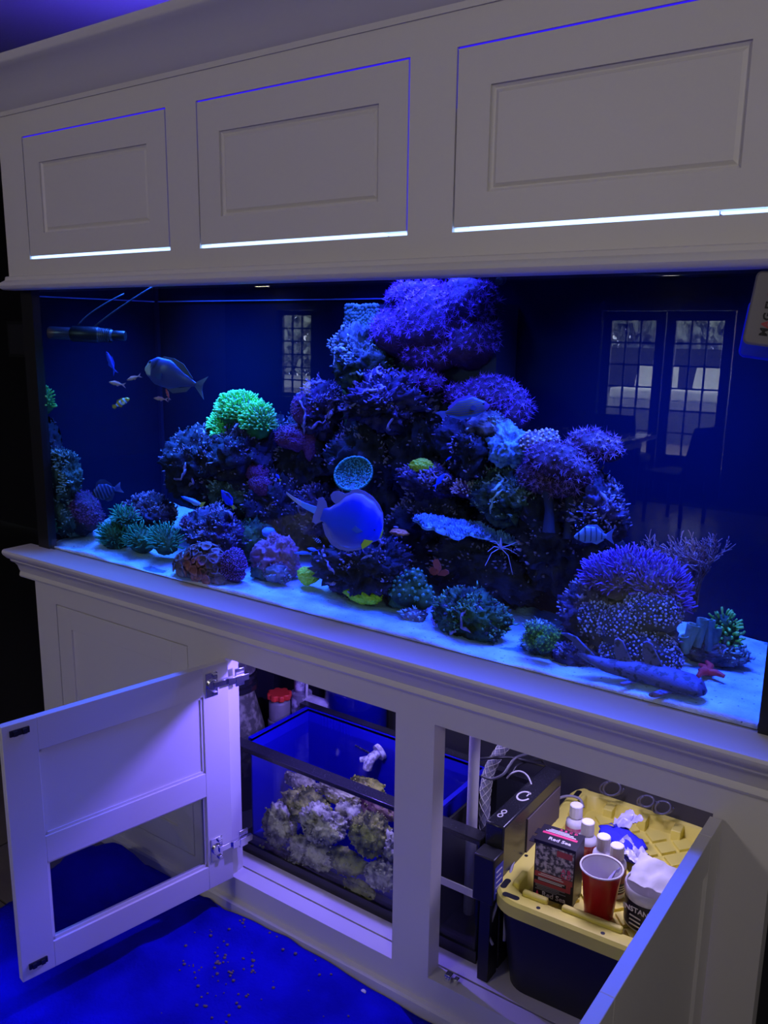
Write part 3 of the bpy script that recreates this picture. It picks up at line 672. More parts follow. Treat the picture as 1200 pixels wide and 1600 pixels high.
LILAC = mat('lilac_polyp', (0.75, 0.35, 0.30), 0.6, col2=(0.98, 0.65, 0.55), scale=50)
BLUEC = mat('blue_coral', (0.10, 0.17, 0.30), 0.6, col2=(0.34, 0.55, 0.85), scale=60, bump=0.6, bscale=200)
BROWNP = mat('brown_polyp', (0.20, 0.07, 0.06), 0.6, col2=(0.36, 0.16, 0.13), scale=70, bump=0.4, bscale=200)

# ---- overflow box in the back with the encrusted corner
ov0, ov1 = P(541, 500, 0.37), P(778, 500, 0.37)
ovf = thing('overflow_box', 'dark overflow column at the back, crusted turquoise at its upper left', 'overflow box', ((ov0.x+ov1.x)/2, 0.41, TZ0+0.004))
wx = (ov1.x-ov0.x)/2
obj('column', MB().box((-wx, -0.04, 0), (wx, 0.055, 0.67)), mat('dark_column', (0.02, 0.016, 0.03), 0.6), ovf)
cr = MB(); rn = random.Random(5)
for i in range(34):
    for j in range(40):
        x = -wx+0.001+0.30*i/33*wx*1.5; z = 0.672-0.30*j/39
        if x > wx-0.01 or (j > 16 and x > -wx+0.10*(1-(j-16)/26)+0.02): continue
        k = 0.45+0.55*noise.noise(Vector((x*40, z*40, 3))); s = 0.0065*(0.8+0.5*rn.random())
        cr.ico((x+rn.uniform(-0.003, 0.003), -0.040-0.003*k, z+rn.uniform(-0.003, 0.003)-0.007), s, 1, (1, 0.9, 1))
q = obj('coral_crust', cr, mat('turquoise_crust', (0.06, 0.14, 0.06), 0.7, col2=(0.18, 0.34, 0.14), scale=30), ovf, smooth=180, label='turquoise coral crust'); q['kind'] = 'stuff'

# ---- rocks
rock(72, 700, 0.075, 26, 40, 'dark', 'dark rough rock under the green tuft at the left glass', 4)
rock(96, 745, 0.088, 36, 40, 'blue', 'bluish knobbly rock leaning on the left end of the tank', 5)
rock(92, 800, 0.085, 30, 34, 'blue', 'low blue rock at the left end just above the sand', 5)
rock(128, 812, 0.125, 24, 22, 'dark', 'dark smooth boulder under the violet dome at left', 4)
rock(235, 805, 0.24, 44, 30, 'plum', 'purple veined rock behind the leafy green coral', 5, ridges=16)
rock(322, 730, 0.31, 62, 54, 'dark', 'craggy dark rock below and left of the green coral head', 5, ridges=16)
rock(395, 710, 0.36, 66, 62, 'dark', 'dark shelf rock carrying the bright green coral head', 5, ridges=16)
rock(372, 775, 0.31, 46, 34, 'blue', 'blue flecked rock behind the small blue tang', 5, f=3.2)
rock(335, 835, 0.19, 52, 36, 'plum', 'rock with purple crest above the brown polyp clump', 5, ridges=16)
rock(440, 790, 0.36, 60, 66, 'dark', 'dark rock in the gap left of the big pale fish', 5)
rock(400, 845, 0.26, 34, 34, 'teal', 'dark greenish rock behind the pink lumpy coral', 4)
rock(495, 795, 0.37, 44, 40, 'plum', 'plum rock behind the pale streaming tail', 5, ridges=16)
rock(505, 640, 0.38, 38, 42, 'plum', 'violet crested rock at the left foot of the overflow', 5, ridges=16)
rock(480, 715, 0.39, 50, 60, 'dark', 'shaded rock under the maroon dome coral', 5)
rock(570, 560, 0.36, 46, 52, 'blue', 'bluish rock clinging below the turquoise crust', 5, ridges=16)
rock(602, 630, 0.32, 64, 36, 'plum', 'violet ridged ledge jutting left below the purple polyps', 5, f=3.0, amp=0.6, pit=0.24, ridges=60)
rock(590, 725, 0.38, 74, 74, 'dark', 'large shaded rock at the centre behind the cup coral', 5)
rock(672, 690, 0.38, 60, 84, 'dark', 'tall shaded rock under the lined fish', 5)
rock(668, 752, 0.30, 46, 26, 'plum', 'rock shelf below the lime green frag', 5, ridges=16)
rock(748, 700, 0.33, 52, 52, 'dark', 'dark rock in the middle left of the blue brain coral', 5)
rock(765, 668, 0.30, 34, 26, 'lilac', 'pale knob of rock under the lined fish', 4, f=3.2)
rock(790, 775, 0.30, 56, 40, 'blue', 'blue knobbly rock right of the lilac tuft', 5, f=3.2, ridges=16)
rock(680, 815, 0.36, 66, 56, 'dark', 'shadowed rock behind the blue table coral', 5)
rock(760, 880, 0.34, 84, 60, 'dark', 'broad shadowed rock beneath the blue table coral', 5)
rock(878, 830, 0.36, 80, 90, 'dark', 'big dark rock under the leather coral trees', 5)
rock(928, 800, 0.30, 46, 50, 'plum', 'violet twiggy rock behind the striped tang', 5, f=3.6, amp=0.5, ridges=16)
rock(850, 905, 0.40, 72, 50, 'dark', 'black rock low at the back right of centre', 5)
rock(572, 885, 0.19, 72, 46, 'dark', 'shaggy violet flecked rock under the big pale fish', 5, f=3.6, amp=0.42, pit=0.2, ridges=16)
rock(530, 915, 0.16, 18, 9, 'plum', 'tiny purple pebble rock beside the lime plate', 4)
rock(733, 962, 0.135, 54, 36, 'teal', 'craggy rock alone on the sand at front centre', 5, f=3.0, amp=0.42, pit=0.18, ridges=16)
rock(646, 961, 0.14, 17, 11, 'lilac', 'small oval striped pebble on the front sand', 4, f=3.5)
rock(536+95, 938, 0.17, 24, 14, 'teal', 'small grey rock beside the teal lumpy coral', 4)
rock(410, 892, 0.15, 17, 14, 'blue', 'small blue pebble left of the pink lumpy coral', 4)
rock(432, 897, 0.14, 20, 13, 'lilac', 'small violet pebble under the pink lumpy coral', 4)
rock(117, 833, 0.11, 11, 6, 'blue', 'flat little stone on the sand at far left', 3)
rock(850, 1002, 0.135, 30, 24, 'blue', 'small rock under green button corals left of mound', 5)
rock(900, 1030, 0.13, 40, 26, 'plum', 'violet rock at the left foot of the polyp mound', 5)
rock(940, 965, 0.20, 56, 62, 'plum', 'plum rock forming the left half of the polyp mound', 5, f=2.8)
rock(992, 1000, 0.20, 52, 66, 'dark', 'dark rock core of the white dotted polyp mound', 5, f=2.6)
rock(1112, 1016, 0.27, 44, 22, 'lilac', 'pale rock under the blue tube sponge cluster', 5)

# ---- soft and stony corals
p = P(672, 515, 0.36)
colony('star_polyp_mat', 'big purple star polyp mat draped over the top of the overflow', 'coral', p, lobes_px(p, [(-5, -10, -0.01, 62, 58, 40), (55, -35, -0.0, 48, 48, 38), (62, 15, 0, 44, 46, 36), (-52, 5, -0.012, 42, 38, 30), (0, 38, -0.01, 52, 30, 30), (-20, -52, 0, 50, 24, 30)]), PUR, PURP, 'star', 0.0098, 1.0, 3)
p = P(664, 594, 0.325)
colony('star_polyp_tuft', 'small purple polyp tuft hanging below the big mat', 'coral', p, lobes_px(p, [(0, 0, 0, 26, 17, 18), (14, 6, 0, 18, 14, 14)]), PUR, PURP, 'star', 0.0092, 1.0, 4)
p = P(768, 622, 0.34)
colony('star_polyp_mound', 'rounded purple polyp mound right of the lined fish', 'coral', p, lobes_px(p, [(0, 0, 0, 50, 36, 32), (35, 20, 0, 26, 34, 24), (-45, 0, 0, 26, 22, 20)]), PUR, PURP, 'star', 0.0092, 1.0, 6)
p = P(380, 655, 0.32)
colony('hammer_coral', 'bright green tentacled coral head high on the left rocks', 'coral', p, lobes_px(p, [(-5, -12, 0, 40, 28, 28), (24, 4, -0.01, 26, 28, 22), (-22, 22, 0, 26, 18, 18), (-38, 8, 0, 14, 14, 12)]), GRNT, GRN, 'finger', 0.0052, 1.1, 8)
p = P(73, 628, 0.062)
colony('hammer_coral', 'small bright green tuft against the left glass edge', 'coral', p, lobes_px(p, [(0, 0, 0, 11, 20, 10)]), GRNT, GRN, 'finger', 0.0055, 1.0, 9)
p = P(128, 795, 0.125)
colony('violet_dome_coral', 'violet mossy dome coral at the left end', 'coral', p, lobes_px(p, [(0, 0, 0, 32, 28, 26), (14, 14, 0, 20, 20, 18)]), PUR, VIO, 'star', 0.005, 1.0, 10)
p = P(462, 684, 0.335)
colony('maroon_dome_coral', 'maroon double dome coral below the reflected window', 'coral', p, lobes_px(p, [(0, 0, 0, 32, 22, 26), (14, -44, 0, 21, 26, 20), (22, 12, 0, 10, 26, 10)]), MAROON, MAROON, 'bead', 0.0036, 0.8, 11)
p = P(404, 750, 0.29)
colony('maroon_ball_coral', 'pair of maroon ball corals beside the yellow tailed fish', 'coral', p, lobes_px(p, [(0, -10, 0, 21, 16, 16), (4, 9, -0.01, 20, 18, 16)]), MAROON, MAROON, 'bead', 0.0034, 0.8, 12)
p = P(302, 788, 0.2)
p = P(293, 818, 0.17)
colony('violet_tuft_coral', 'small violet tuft at the crest of the left middle rock', 'coral', p, lobes_px(p, [(0, 0, 0, 12, 12, 10)]), PUR, VIO, 'star', 0.005, 1.0, 13)
# green leafy corals on the sand
p = P(180, 832, 0.125)
colony('leaf_tentacle_coral', 'round green tentacled coral at left on the sand', 'coral', p, lobes_px(p, [(0, 8, 0, 22, 26, 20), (16, -24, 0, 20, 12, 14)]), RK['teal'], TEAL, 'hair', 0.0050, 0.7, 14)
p = P(228, 840, 0.125)
colony('anemone_coral', 'spiky green tentacled coral right of the round one on sand', 'coral', p, lobes_px(p, [(-8, 4, 0, 26, 20, 18), (30, 6, 0, 22, 22, 18)]), RK['teal'], TEAL, 'hair', 0.0056, 0.7, 15)
p = P(85, 822, 0.058)
colony('anemone_coral', 'little teal tuft at the lower left glass edge', 'coral', p, lobes_px(p, [(0, 0, 0, 7, 12, 7)]), RK['teal'], TEAL, 'hair', 0.005, 0.6, 16)
# brown polyps with violet companion
p = P(322, 882, 0.085)
colony('brown_button_polyps', 'clump of brown button polyps on the front sand at left', 'coral', p, lobes_px(p, [(0, 0, 0, 34, 30, 26), (-28, 6, 0, 18, 24, 16), (8, 14, 0, 40, 18, 22)]), RK['brown'], BROWNP, 'ring', 0.0112, 1.0, 17)
p = P(366, 880, 0.09)
colony('violet_crust_coral', 'violet blue mossy dome joined right of the brown polyps', 'coral', p, lobes_px(p, [(0, 0, 0, 21, 24, 18), (-4, 16, 0, 24, 14, 18)]), PUR, VIO, 'bead', 0.0030, 0.9, 18)
# pink lumpy coral and blue cap
p = P(430, 872, 0.185)
mb = MB()
for i, (du, dv, ru, rv) in enumerate(((0, 0, 30, 30), (-16, -10, 15, 16), (18, -12, 14, 20), (0, -28, 11, 10), (14, 14, 20, 18), (-14, 12, 14, 14))):
    l_ = lump((lobes_px(p, [(du, dv, 0, ru, rv, 0)])[0][:3]), (ru*S(p), min(ru, rv)*S(p), rv*S(p)), 40+i, 5, 0.5, 2.6, 0.08); mb.add(l_.v, l_.f)
tag(obj('lumpy_coral', mb, PINK, smooth=180, loc=p), 'dull pink lumpy coral boulder left of the lime frag', 'coral')
p = P(420, 832, 0.2)
tag(obj('blue_cap_sponge', lump((0, 0, 0), (11*S(p), 10*S(p), 8*S(p)), 61, 4, 0.1, 1.5, 0.02), mat('blue_sponge', (0.1, 0.25, 0.9), 0.6), smooth=180, loc=p), 'smooth blue cap on top of the pink lumpy coral', 'sponge')
# lime corals
def lime(u, v, y, ru, rv, seed, label, thin=False):
    p = P(u, v, y); s = S(p)
    mb = rock_mb((0, 0, 0), (ru*s, min(ru, rv)*s*(1.3 if thin else 1), rv*s), seed, 5, 0.30, 2.4, 0.10)
    return tag(obj('lime_coral', mb, LIME, smooth=180, loc=p), label, 'coral')
lime(481, 900, 0.165, 17, 13, 71, 'lime green nub coral on the sand below the big fish')
lime(567, 930, 0.145, 33, 12, 72, 'lime green veined plate coral lying on the front sand', True)
lime(660, 729, 0.285, 20, 11, 73, 'lime yellow frag on the ledge at the centre')
# cup coral: open bowl facing the viewer
p = P(552, 742, 0.20); s = S(p)
ax = (CAM-p).normalized()+Vector((0.05, 0, 0.40)); ax.normalize(); a1 = ax.orthogonal().normalized(); b1 = ax.cross(a1)
cup = thing('cup_coral', 'turquoise ridged cup coral above the big pale fish', 'coral', p)
mb = MB(); K = 48; R0 = 30*s
for sgn in (0, 1):
    for i in range(9):
        t_ = i/8
        for k in range(K):
            g_ = 2*PI*k/K; rr = R0*t_*(1+0.07*math.sin(5*g_)+0.05*math.sin(11*g_)); h = R0*0.42*t_**2-(0.10*R0 if sgn else 0)+0.03*R0*math.sin(9*g_+i)
            q = a1*math.cos(g_)*rr+b1*math.sin(g_)*rr*0.85+ax*(h-0.2*R0); mb.v.append(tuple(q))
for sgn in (0, 1):
    o_ = sgn*9*K
    for i in range(8):
        for k in range(K): mb.f.append((o_+i*K+k, o_+i*K+(k+1) % K, o_+(i+1)*K+(k+1) % K, o_+(i+1)*K+k))
for k in range(K): mb.f.append((8*K+k, 8*K+(k+1) % K, 17*K+(k+1) % K, 17*K+k))
mb.tube([Vector((0, 0, 0))-ax*R0*0.2, Vector((0, 0, 0))-ax*R0*0.75+Vector((0, 0, -R0*0.3))], [R0*0.25, R0*0.2], 10)
obj('bowl', mb, mat('cup_tissue', (0.05, 0.14, 0.06), 0.6, bump=0.6, bscale=150), cup, smooth=60)
pm = MB(); rn = random.Random(2)
for i in range(300):
    t_ = math.sqrt(rn.random())*0.99; g_ = rn.uniform(0, 2*PI); h = R0*0.42*t_**2
    pm.ico(a1*math.cos(g_)*R0*t_+b1*math.sin(g_)*R0*t_*0.85+ax*(h-0.2*R0+0.0012), 0.0021*rn.uniform(0.7, 1.2), 1)
for i in range(170):
    g_ = 2*PI*i/170; pm.ico(a1*math.cos(g_)*R0*1.01+b1*math.sin(g_)*R0*0.86+ax*(R0*0.22+rn.uniform(-0.002, 0.002)), 0.0030, 1)
q = obj('polyps', pm, mat('cup_polyp', (0.10, 0.42, 0.20), 0.5), cup, smooth=180); q['kind'] = 'stuff'
# lilac tuft
p = P(727, 766, 0.28)
colony('lilac_tuft_coral', 'pale lilac tuft of polyps above the blue table coral', 'coral', p, lobes_px(p, [(0, 0, 0, 19, 13, 14)]), PUR, LILAC, 'finger', 0.0042, 0.8, 20)
# blue brain coral, pale pink clump, leather corals
p = P(795, 697, 0.29)
mb = rock_mb((0, 0, 0), (29*S(p), 24*S(p), 31*S(p)), 81, 5, 0.42, 2.6, 0.16)
tag(obj('blue_brain_coral', mb, BLUEC, smooth=180, loc=p), 'bright blue wrinkled coral left of the purple leather tree', 'coral')
p = P(838, 693, 0.29)
colony('pale_clump_coral', 'pale pink knobbly coral between blue coral and leather tree', 'coral', p, lobes_px(p, [(0, 0, 0, 26, 20, 20), (18, -8, 0, 18, 15, 14)]), RK['lilac'], LILAC, 'bead', 0.0058, 0.8, 22)
def leather(u, v, y, lob, seed, label, stems):
    p = P(u, v, y); s = S(p)
    t = colony('leather_coral', label, 'coral', p, lobes_px(p, lob), mat('leather_tissue', (0.08, 0.02, 0.03), 0.8), mat('leather_polyp', (0.34, 0.10, 0.22), 0.6, col2=(0.62, 0.27, 0.42), scale=45), 'star', 0.0082, 1.1, seed, zmin=-0.55)
    st = MB()
    for du, dv0, dv1, r in stems:
        a = rgt*(du*s)-upv*(dv0*s); b = rgt*((du*0.9)*s)-upv*(dv1*s); st.tube([a, (a+b)/2+Vector((0.003, 0, 0)), b], [r*s, r*s*0.8, r*s*1.1], 10)
    obj('trunk', st, mat('leather_trunk', (0.035, 0.025, 0.04), 0.8), t, smooth=50)
leather(868, 722, 0.26, [(0, 0, 0, 44, 32, 34), (-26, 22, 0, 30, 26, 24), (24, 14, 0, 34, 30, 26), (0, 36, 0, 40, 20, 26)], 24, 'wide purple leather coral with drooping polyps at right of centre', [(-12, 40, 110, 9), (22, 40, 120, 8), (40, 30, 90, 6)])
leather(928, 697, 0.30, [(0, 0, 0, 34, 24, 26), (24, 6, 0, 20, 18, 18), (-16, -6, 0, 22, 18, 18)], 26, 'upper right purple leather coral before the reflected table', [(0, 18, 70, 8)])
# blue table coral
p = P(718, 820, 0.25); s = S(p)
mb = MB(); K = 64
for sgn in (0, 1):
    for i in range(8):
        t_ = 0.06+0.94*i/7
        for k in range(K):
            g_ = 2*PI*k/K; rad = t_*(1+0.16*math.sin(3*g_+1)+0.10*math.sin(7*g_)+0.05*math.sin(17*g_))
            x, y_ = math.cos(g_)*rad*86*s, math.sin(g_)*rad*0.042
            z = 0.012*noise.noise(Vector((x*26, y_*26, 4)))+0.005*noise.noise(Vector((x*90, y_*90, 2)))-0.008*t_*t_-(0.006 if sgn else 0)
            q = rgt*x; mb.v.append((q.x+(-rgt.y)*y_*0, min(q.y*0.45+y_, 0.2), z+(-0.13*x)))
for sgn in (0, 1):
    o_ = sgn*8*K
    for i in range(7):
        for k in range(K): mb.f.append((o_+i*K+k, o_+i*K+(k+1) % K, o_+(i+1)*K+(k+1) % K, o_+(i+1)*K+k))
    mb.f.append(tuple(o_+k for k in range(K)))
for k in range(K): mb.f.append((7*K+k, 7*K+(k+1) % K, 15*K+(k+1) % K, 15*K+k))
mb.tube([(0.02, 0.035, -0.010), (0.02, 0.06, -0.04)], [0.02, 0.015], 12)
table = thing('table_coral', 'flat blue table coral jutting from the rocks at centre', 'coral', p)
obj('plate', mb, BLUEC, table, smooth=60)
pm = MB(); rn = random.Random(9)
for _ in range(900):
    g_ = rn.uniform(0, 2*PI); t_ = math.sqrt(rn.random()); rad = t_*(1+0.16*math.sin(3*g_+1)+0.10*math.sin(7*g_))
    x, y_ = math.cos(g_)*rad*86*s, math.sin(g_)*rad*0.042; q = rgt*x
    z = 0.012*noise.noise(Vector((x*26, y_*26, 4)))+0.005*noise.noise(Vector((x*90, y_*90, 2)))-0.008*t_*t_
    pm.tube([(q.x, min(q.y*0.45+y_, 0.2), z-0.13*x-0.002), (q.x+rn.uniform(-0.002, 0.002), min(q.y*0.45+y_, 0.2), z-0.13*x+rn.uniform(0.003, 0.008))], [0.0022, 0.0014], 5)
q = obj('branchlets', pm, BLUEC, table, smooth=180); q['kind'] = 'stuff'
# teal lumps
p = P(640, 920, 0.165)
colony('teal_lump_coral', 'teal lumpy coral cluster on the front sand at centre', 'coral', p, lobes_px(p, [(-4, 4, 0, 28, 24, 22), (8, -14, 0, 20, 16, 14), (22, 14, 0, 16, 20, 14)]), RK['teal'], mat('teal_bump', (0.08, 0.22, 0.09), 0.5, col2=(0.16, 0.38, 0.15), scale=40), 'bead', 0.0075, 0.55, 31)
# maroon leafy macro
p = P(682, 893, 0.20); s = S(p)
mb = MB(); rn = random.Random(4)
for k in range(9):
    a = rn.uniform(-1.2, 1.2); L = rn.uniform(10, 20)*s; d = Vector((math.sin(a), rn.uniform(-0.3, 0.3), math.cos(a))); e = Vector((d.z, 0.3, -d.x))*L*0.28
    o_ = Vector((rn.uniform(-6, 6)*s, 0, rn.uniform(-8, 4)*s)); th = Vector((0, 0.0012, 0))
    ring = [o_, o_+d*L*0.5+e, o_+d*L*0.9+e*0.9, o_+d*L, o_+d*L*0.85-e*0.8, o_+d*L*0.5-e]
    n_ = len(ring); mb.add([q-th for q in ring]+[q+th for q in ring], [tuple(range(n_)), tuple(range(2*n_-1, n_-1, -1))]+[(i, n_+i, n_+(i+1) % n_, (i+1) % n_) for i in range(n_)])
tag(obj('leafy_red_weed', mb, mat('red_weed', (0.6, 0.08, 0.04), 0.7), loc=p), 'small maroon leafy weed above the teal lumps', 'seaweed')
p = P(623, 832, 0.19)
tag(obj('orange_sponge', lump((0, 0, 0), (15*S(p), 8*S(p), 5*S(p)), 77, 4, 0.35, 2.2, 0.1), mat('orange_sponge', (0.85, 0.22, 0.05), 0.7), smooth=180, loc=p), 'small orange sponge just right of the big fish mouth', 'sponge')
# thin legged arrow crab under the table coral
p = P(782, 856, 0.22); s = S(p)
crab = thing('arrow_crab', 'spindly pale arrow crab clinging under the table coral', 'crab', p)
obj('body', MB().lathe([(0.0005, -0.004), (0.004, 0), (0.003, 0.006), (0.0006, 0.022)], n=10), mat('crab_shell', (0.6, 0.4, 0.5), 0.5), crab, smooth=60)
for du, dv, mu, mv in ((-24, 28, -14, 8), (19, 42, 12, 12), (26, 10, 12, 2), (28, -10, 14, -4), (-20, 6, -10, -2), (-16, -10, -8, -10)):
    a, b = rgt*(mu*s)-upv*(mv*s), rgt*(du*s)-upv*(dv*s); obj('leg', MB().tube([(0, 0, 0), a, b], [0.0011, 0.001, 0.0006], 5), mat('crab_leg', (0.65, 0.45, 0.6), 0.5) if False else bpy.data.materials['crab_shell'], crab)
# green button corals on the small rock, left of the mound
p = P(846, 992, 0.088)
colony('green_button_coral', 'trio of green button coral heads left of the polyp mound', 'coral', p, lobes_px(p, [(-9, -8, 0, 14, 11, 12), (14, 0, 0, 13, 13, 12), (4, 14, -0.01, 14, 15, 12), (-16, 8, 0, 9, 14, 9)]), RK['teal'], mat('olive_polyp', (0.3, 0.55, 0.03), 0.6, col2=(0.5, 0.8, 0.05), scale=60), 'star', 0.005, 1.0, 33)
# the big mound: violet crown, dotted polyps
p = P(990, 905, 0.17)
colony('violet_anemone', 'bushy violet anemone crowning the front right mound', 'anemone', p, lobes_px(p, [(-26, 0, 0, 46, 34, 36), (30, 6, 0, 44, 34, 36), (52, 34, 0, 30, 26, 26), (0, -18, 0, 40, 24, 30)]), PUR, mat('violet_tentacle', (0.16, 0.03, 0.24), 0.5, col2=(0.32, 0.10, 0.48), scale=30), 'hair', 0.0046, 0.95, 35)
dot_m = mat('white_dotted_polyp', (0.08, 0.06, 0.26), 0.35, col2=(0.72, 0.62, 1.0), scale=180, split=0.50, width=0.06)
p = P(1012, 985, 0.135)
colony('dotted_polyp_colony', 'glittering white dotted polyps covering the mound front', 'coral', p, lobes_px(p, [(6, -30, 0.01, 42, 38, 34), (2, 40, -0.005, 46, 46, 34), (-36, -4, 0.0, 38, 38, 30), (-80, -14, 0.015, 30, 38, 26), (-50, 34, -0.01, 24, 22, 20)]), mat('dotted_tissue', (0.02, 0.015, 0.02), 0.6), dot_m, 'bead', 0.0040, 0.85, 37)
# gorgonian
def gorgonian(p, s):
    rn = random.Random(12); mb = MB()
    def grow(q, d, L, r, lev):
        pts = [q.copy()]; v = d.copy()
        for i in range(4):
            v = (v+Vector((rn.gauss(0, 0.16), rn.gauss(0, 0.10), rn.gauss(0, 0.16)+0.03))).normalized(); q = q+v*L/4; pts.append(q.copy())
        mb.tube(pts, [r*(1-0.08*i) for i in range(5)], 6)
        if lev > 0:
            for k in range(3 if lev > 1 else 2):
                b = pts[rn.choice((2, 3, 4))]; nd = (v+rgt*rn.uniform(-1.0, 0.6)+Vector((0, rn.uniform(-0.35, 0.35), rn.uniform(-0.15, 0.6)))).normalized()
                grow(b, nd, L*rn.uniform(0.6, 0.9), r*0.78, lev-1)
    for k in range(5): grow(Vector((0, 0, 0)), (Vector((0, 0, 1))+rgt*(0.22*k-0.62)).normalized(), 47*s, 0.0032, 5)
    return mb
p = P(1086, 955, 0.30)
gm = gorgonian(p, S(p)); 
gm.v = [(min(max(x, -0.16), TX1-p.x-0.006), min(max(y, -0.14), 0.2), z) for x, y, z in gm.v]
tag(obj('gorgonian', gm, mat('gorgonian_bark', (0.30, 0.10, 0.10), 0.7, col2=(0.48, 0.20, 0.18), scale=90, bump=0.6, bscale=300), smooth=180, loc=p), 'branching mauve gorgonian behind the violet anemone', 'coral')
# tube sponge cluster, green topped
p = P(1104, 985, 0.25); s = S(p)
sp = thing('tube_sponge', 'pale blue tube sponge cluster near the right end', 'sponge', p)
rn = random.Random(8)
for k, (du, dv, L, r) in enumerate(((-26, 10, 34, 10), (-10, 4, 38, 9), (4, 8, 40, 9), (-34, 22, 24, 8), (14, 14, 34, 9), (30, 22, 26, 8), (42, 26, 18, 7))):
    q = rgt*(du*s)-upv*(dv*s); h = L*s; rr = r*s
    obj('tube', MB().lathe([(rr*0.7, -h*0.6), (rr*0.85, 0), (rr*1.05, h*0.55), (rr, h*0.62), (rr*0.7, h*0.6), (rr*0.55, h*0.3)], n=16), bpy.data.materials.get('pale_sponge') or mat('pale_sponge', (0.16, 0.24, 0.16), 0.7, col2=(0.28, 0.38, 0.24), scale=40, bump=0.5, bscale=120), sp, smooth=60, loc=q, rot=(rn.uniform(-0.15, 0.15), rn.uniform(-0.2, 0.2), 0))
p = P(1130, 975, 0.28)
colony('green_tuft_coral', 'green tufted coral beside the pale tube sponges', 'coral', p, lobes_px(p, [(0, 0, 0, 17, 16, 14), (4, 22, 0, 20, 22, 16)]), RK['teal'], mat('grass_tentacle', (0.3, 0.7, 0.06), 0.5, col2=(0.5, 0.9, 0.10), scale=40), 'finger', 0.0052, 0.7, 41)
# driftlike red starfish
p = PZ(1106, 1050, 0.829); s = S(p)
st = MB()
def arm(du, dv, bend):
    b = PZ(1106+du, 1050+dv, 0.829)-p; m_ = b*0.5+Vector((bend[0], bend[1], 0.003)); st.tube([Vector((0, 0, 0)), m_, b], [0.0068, 0.0058, 0.0035], 10)
arm(26, 7, (0, 0)); arm(-14, -2, (0, 0.004)); arm(-16, 8, (-0.003, 0)); arm(-2, -16, (0.006, 0)); arm(-12, -11, (0, 0))
st.ico((0, 0, 0), 0.0085, 2, (1, 1, 0.7))
tag(obj('red_starfish', st, mat('red_starfish', (0.95, 0.03, 0.02), 0.6, bump=0.4, bscale=300), smooth=60, loc=p), 'red starfish stretched on the sand at right', 'starfish')

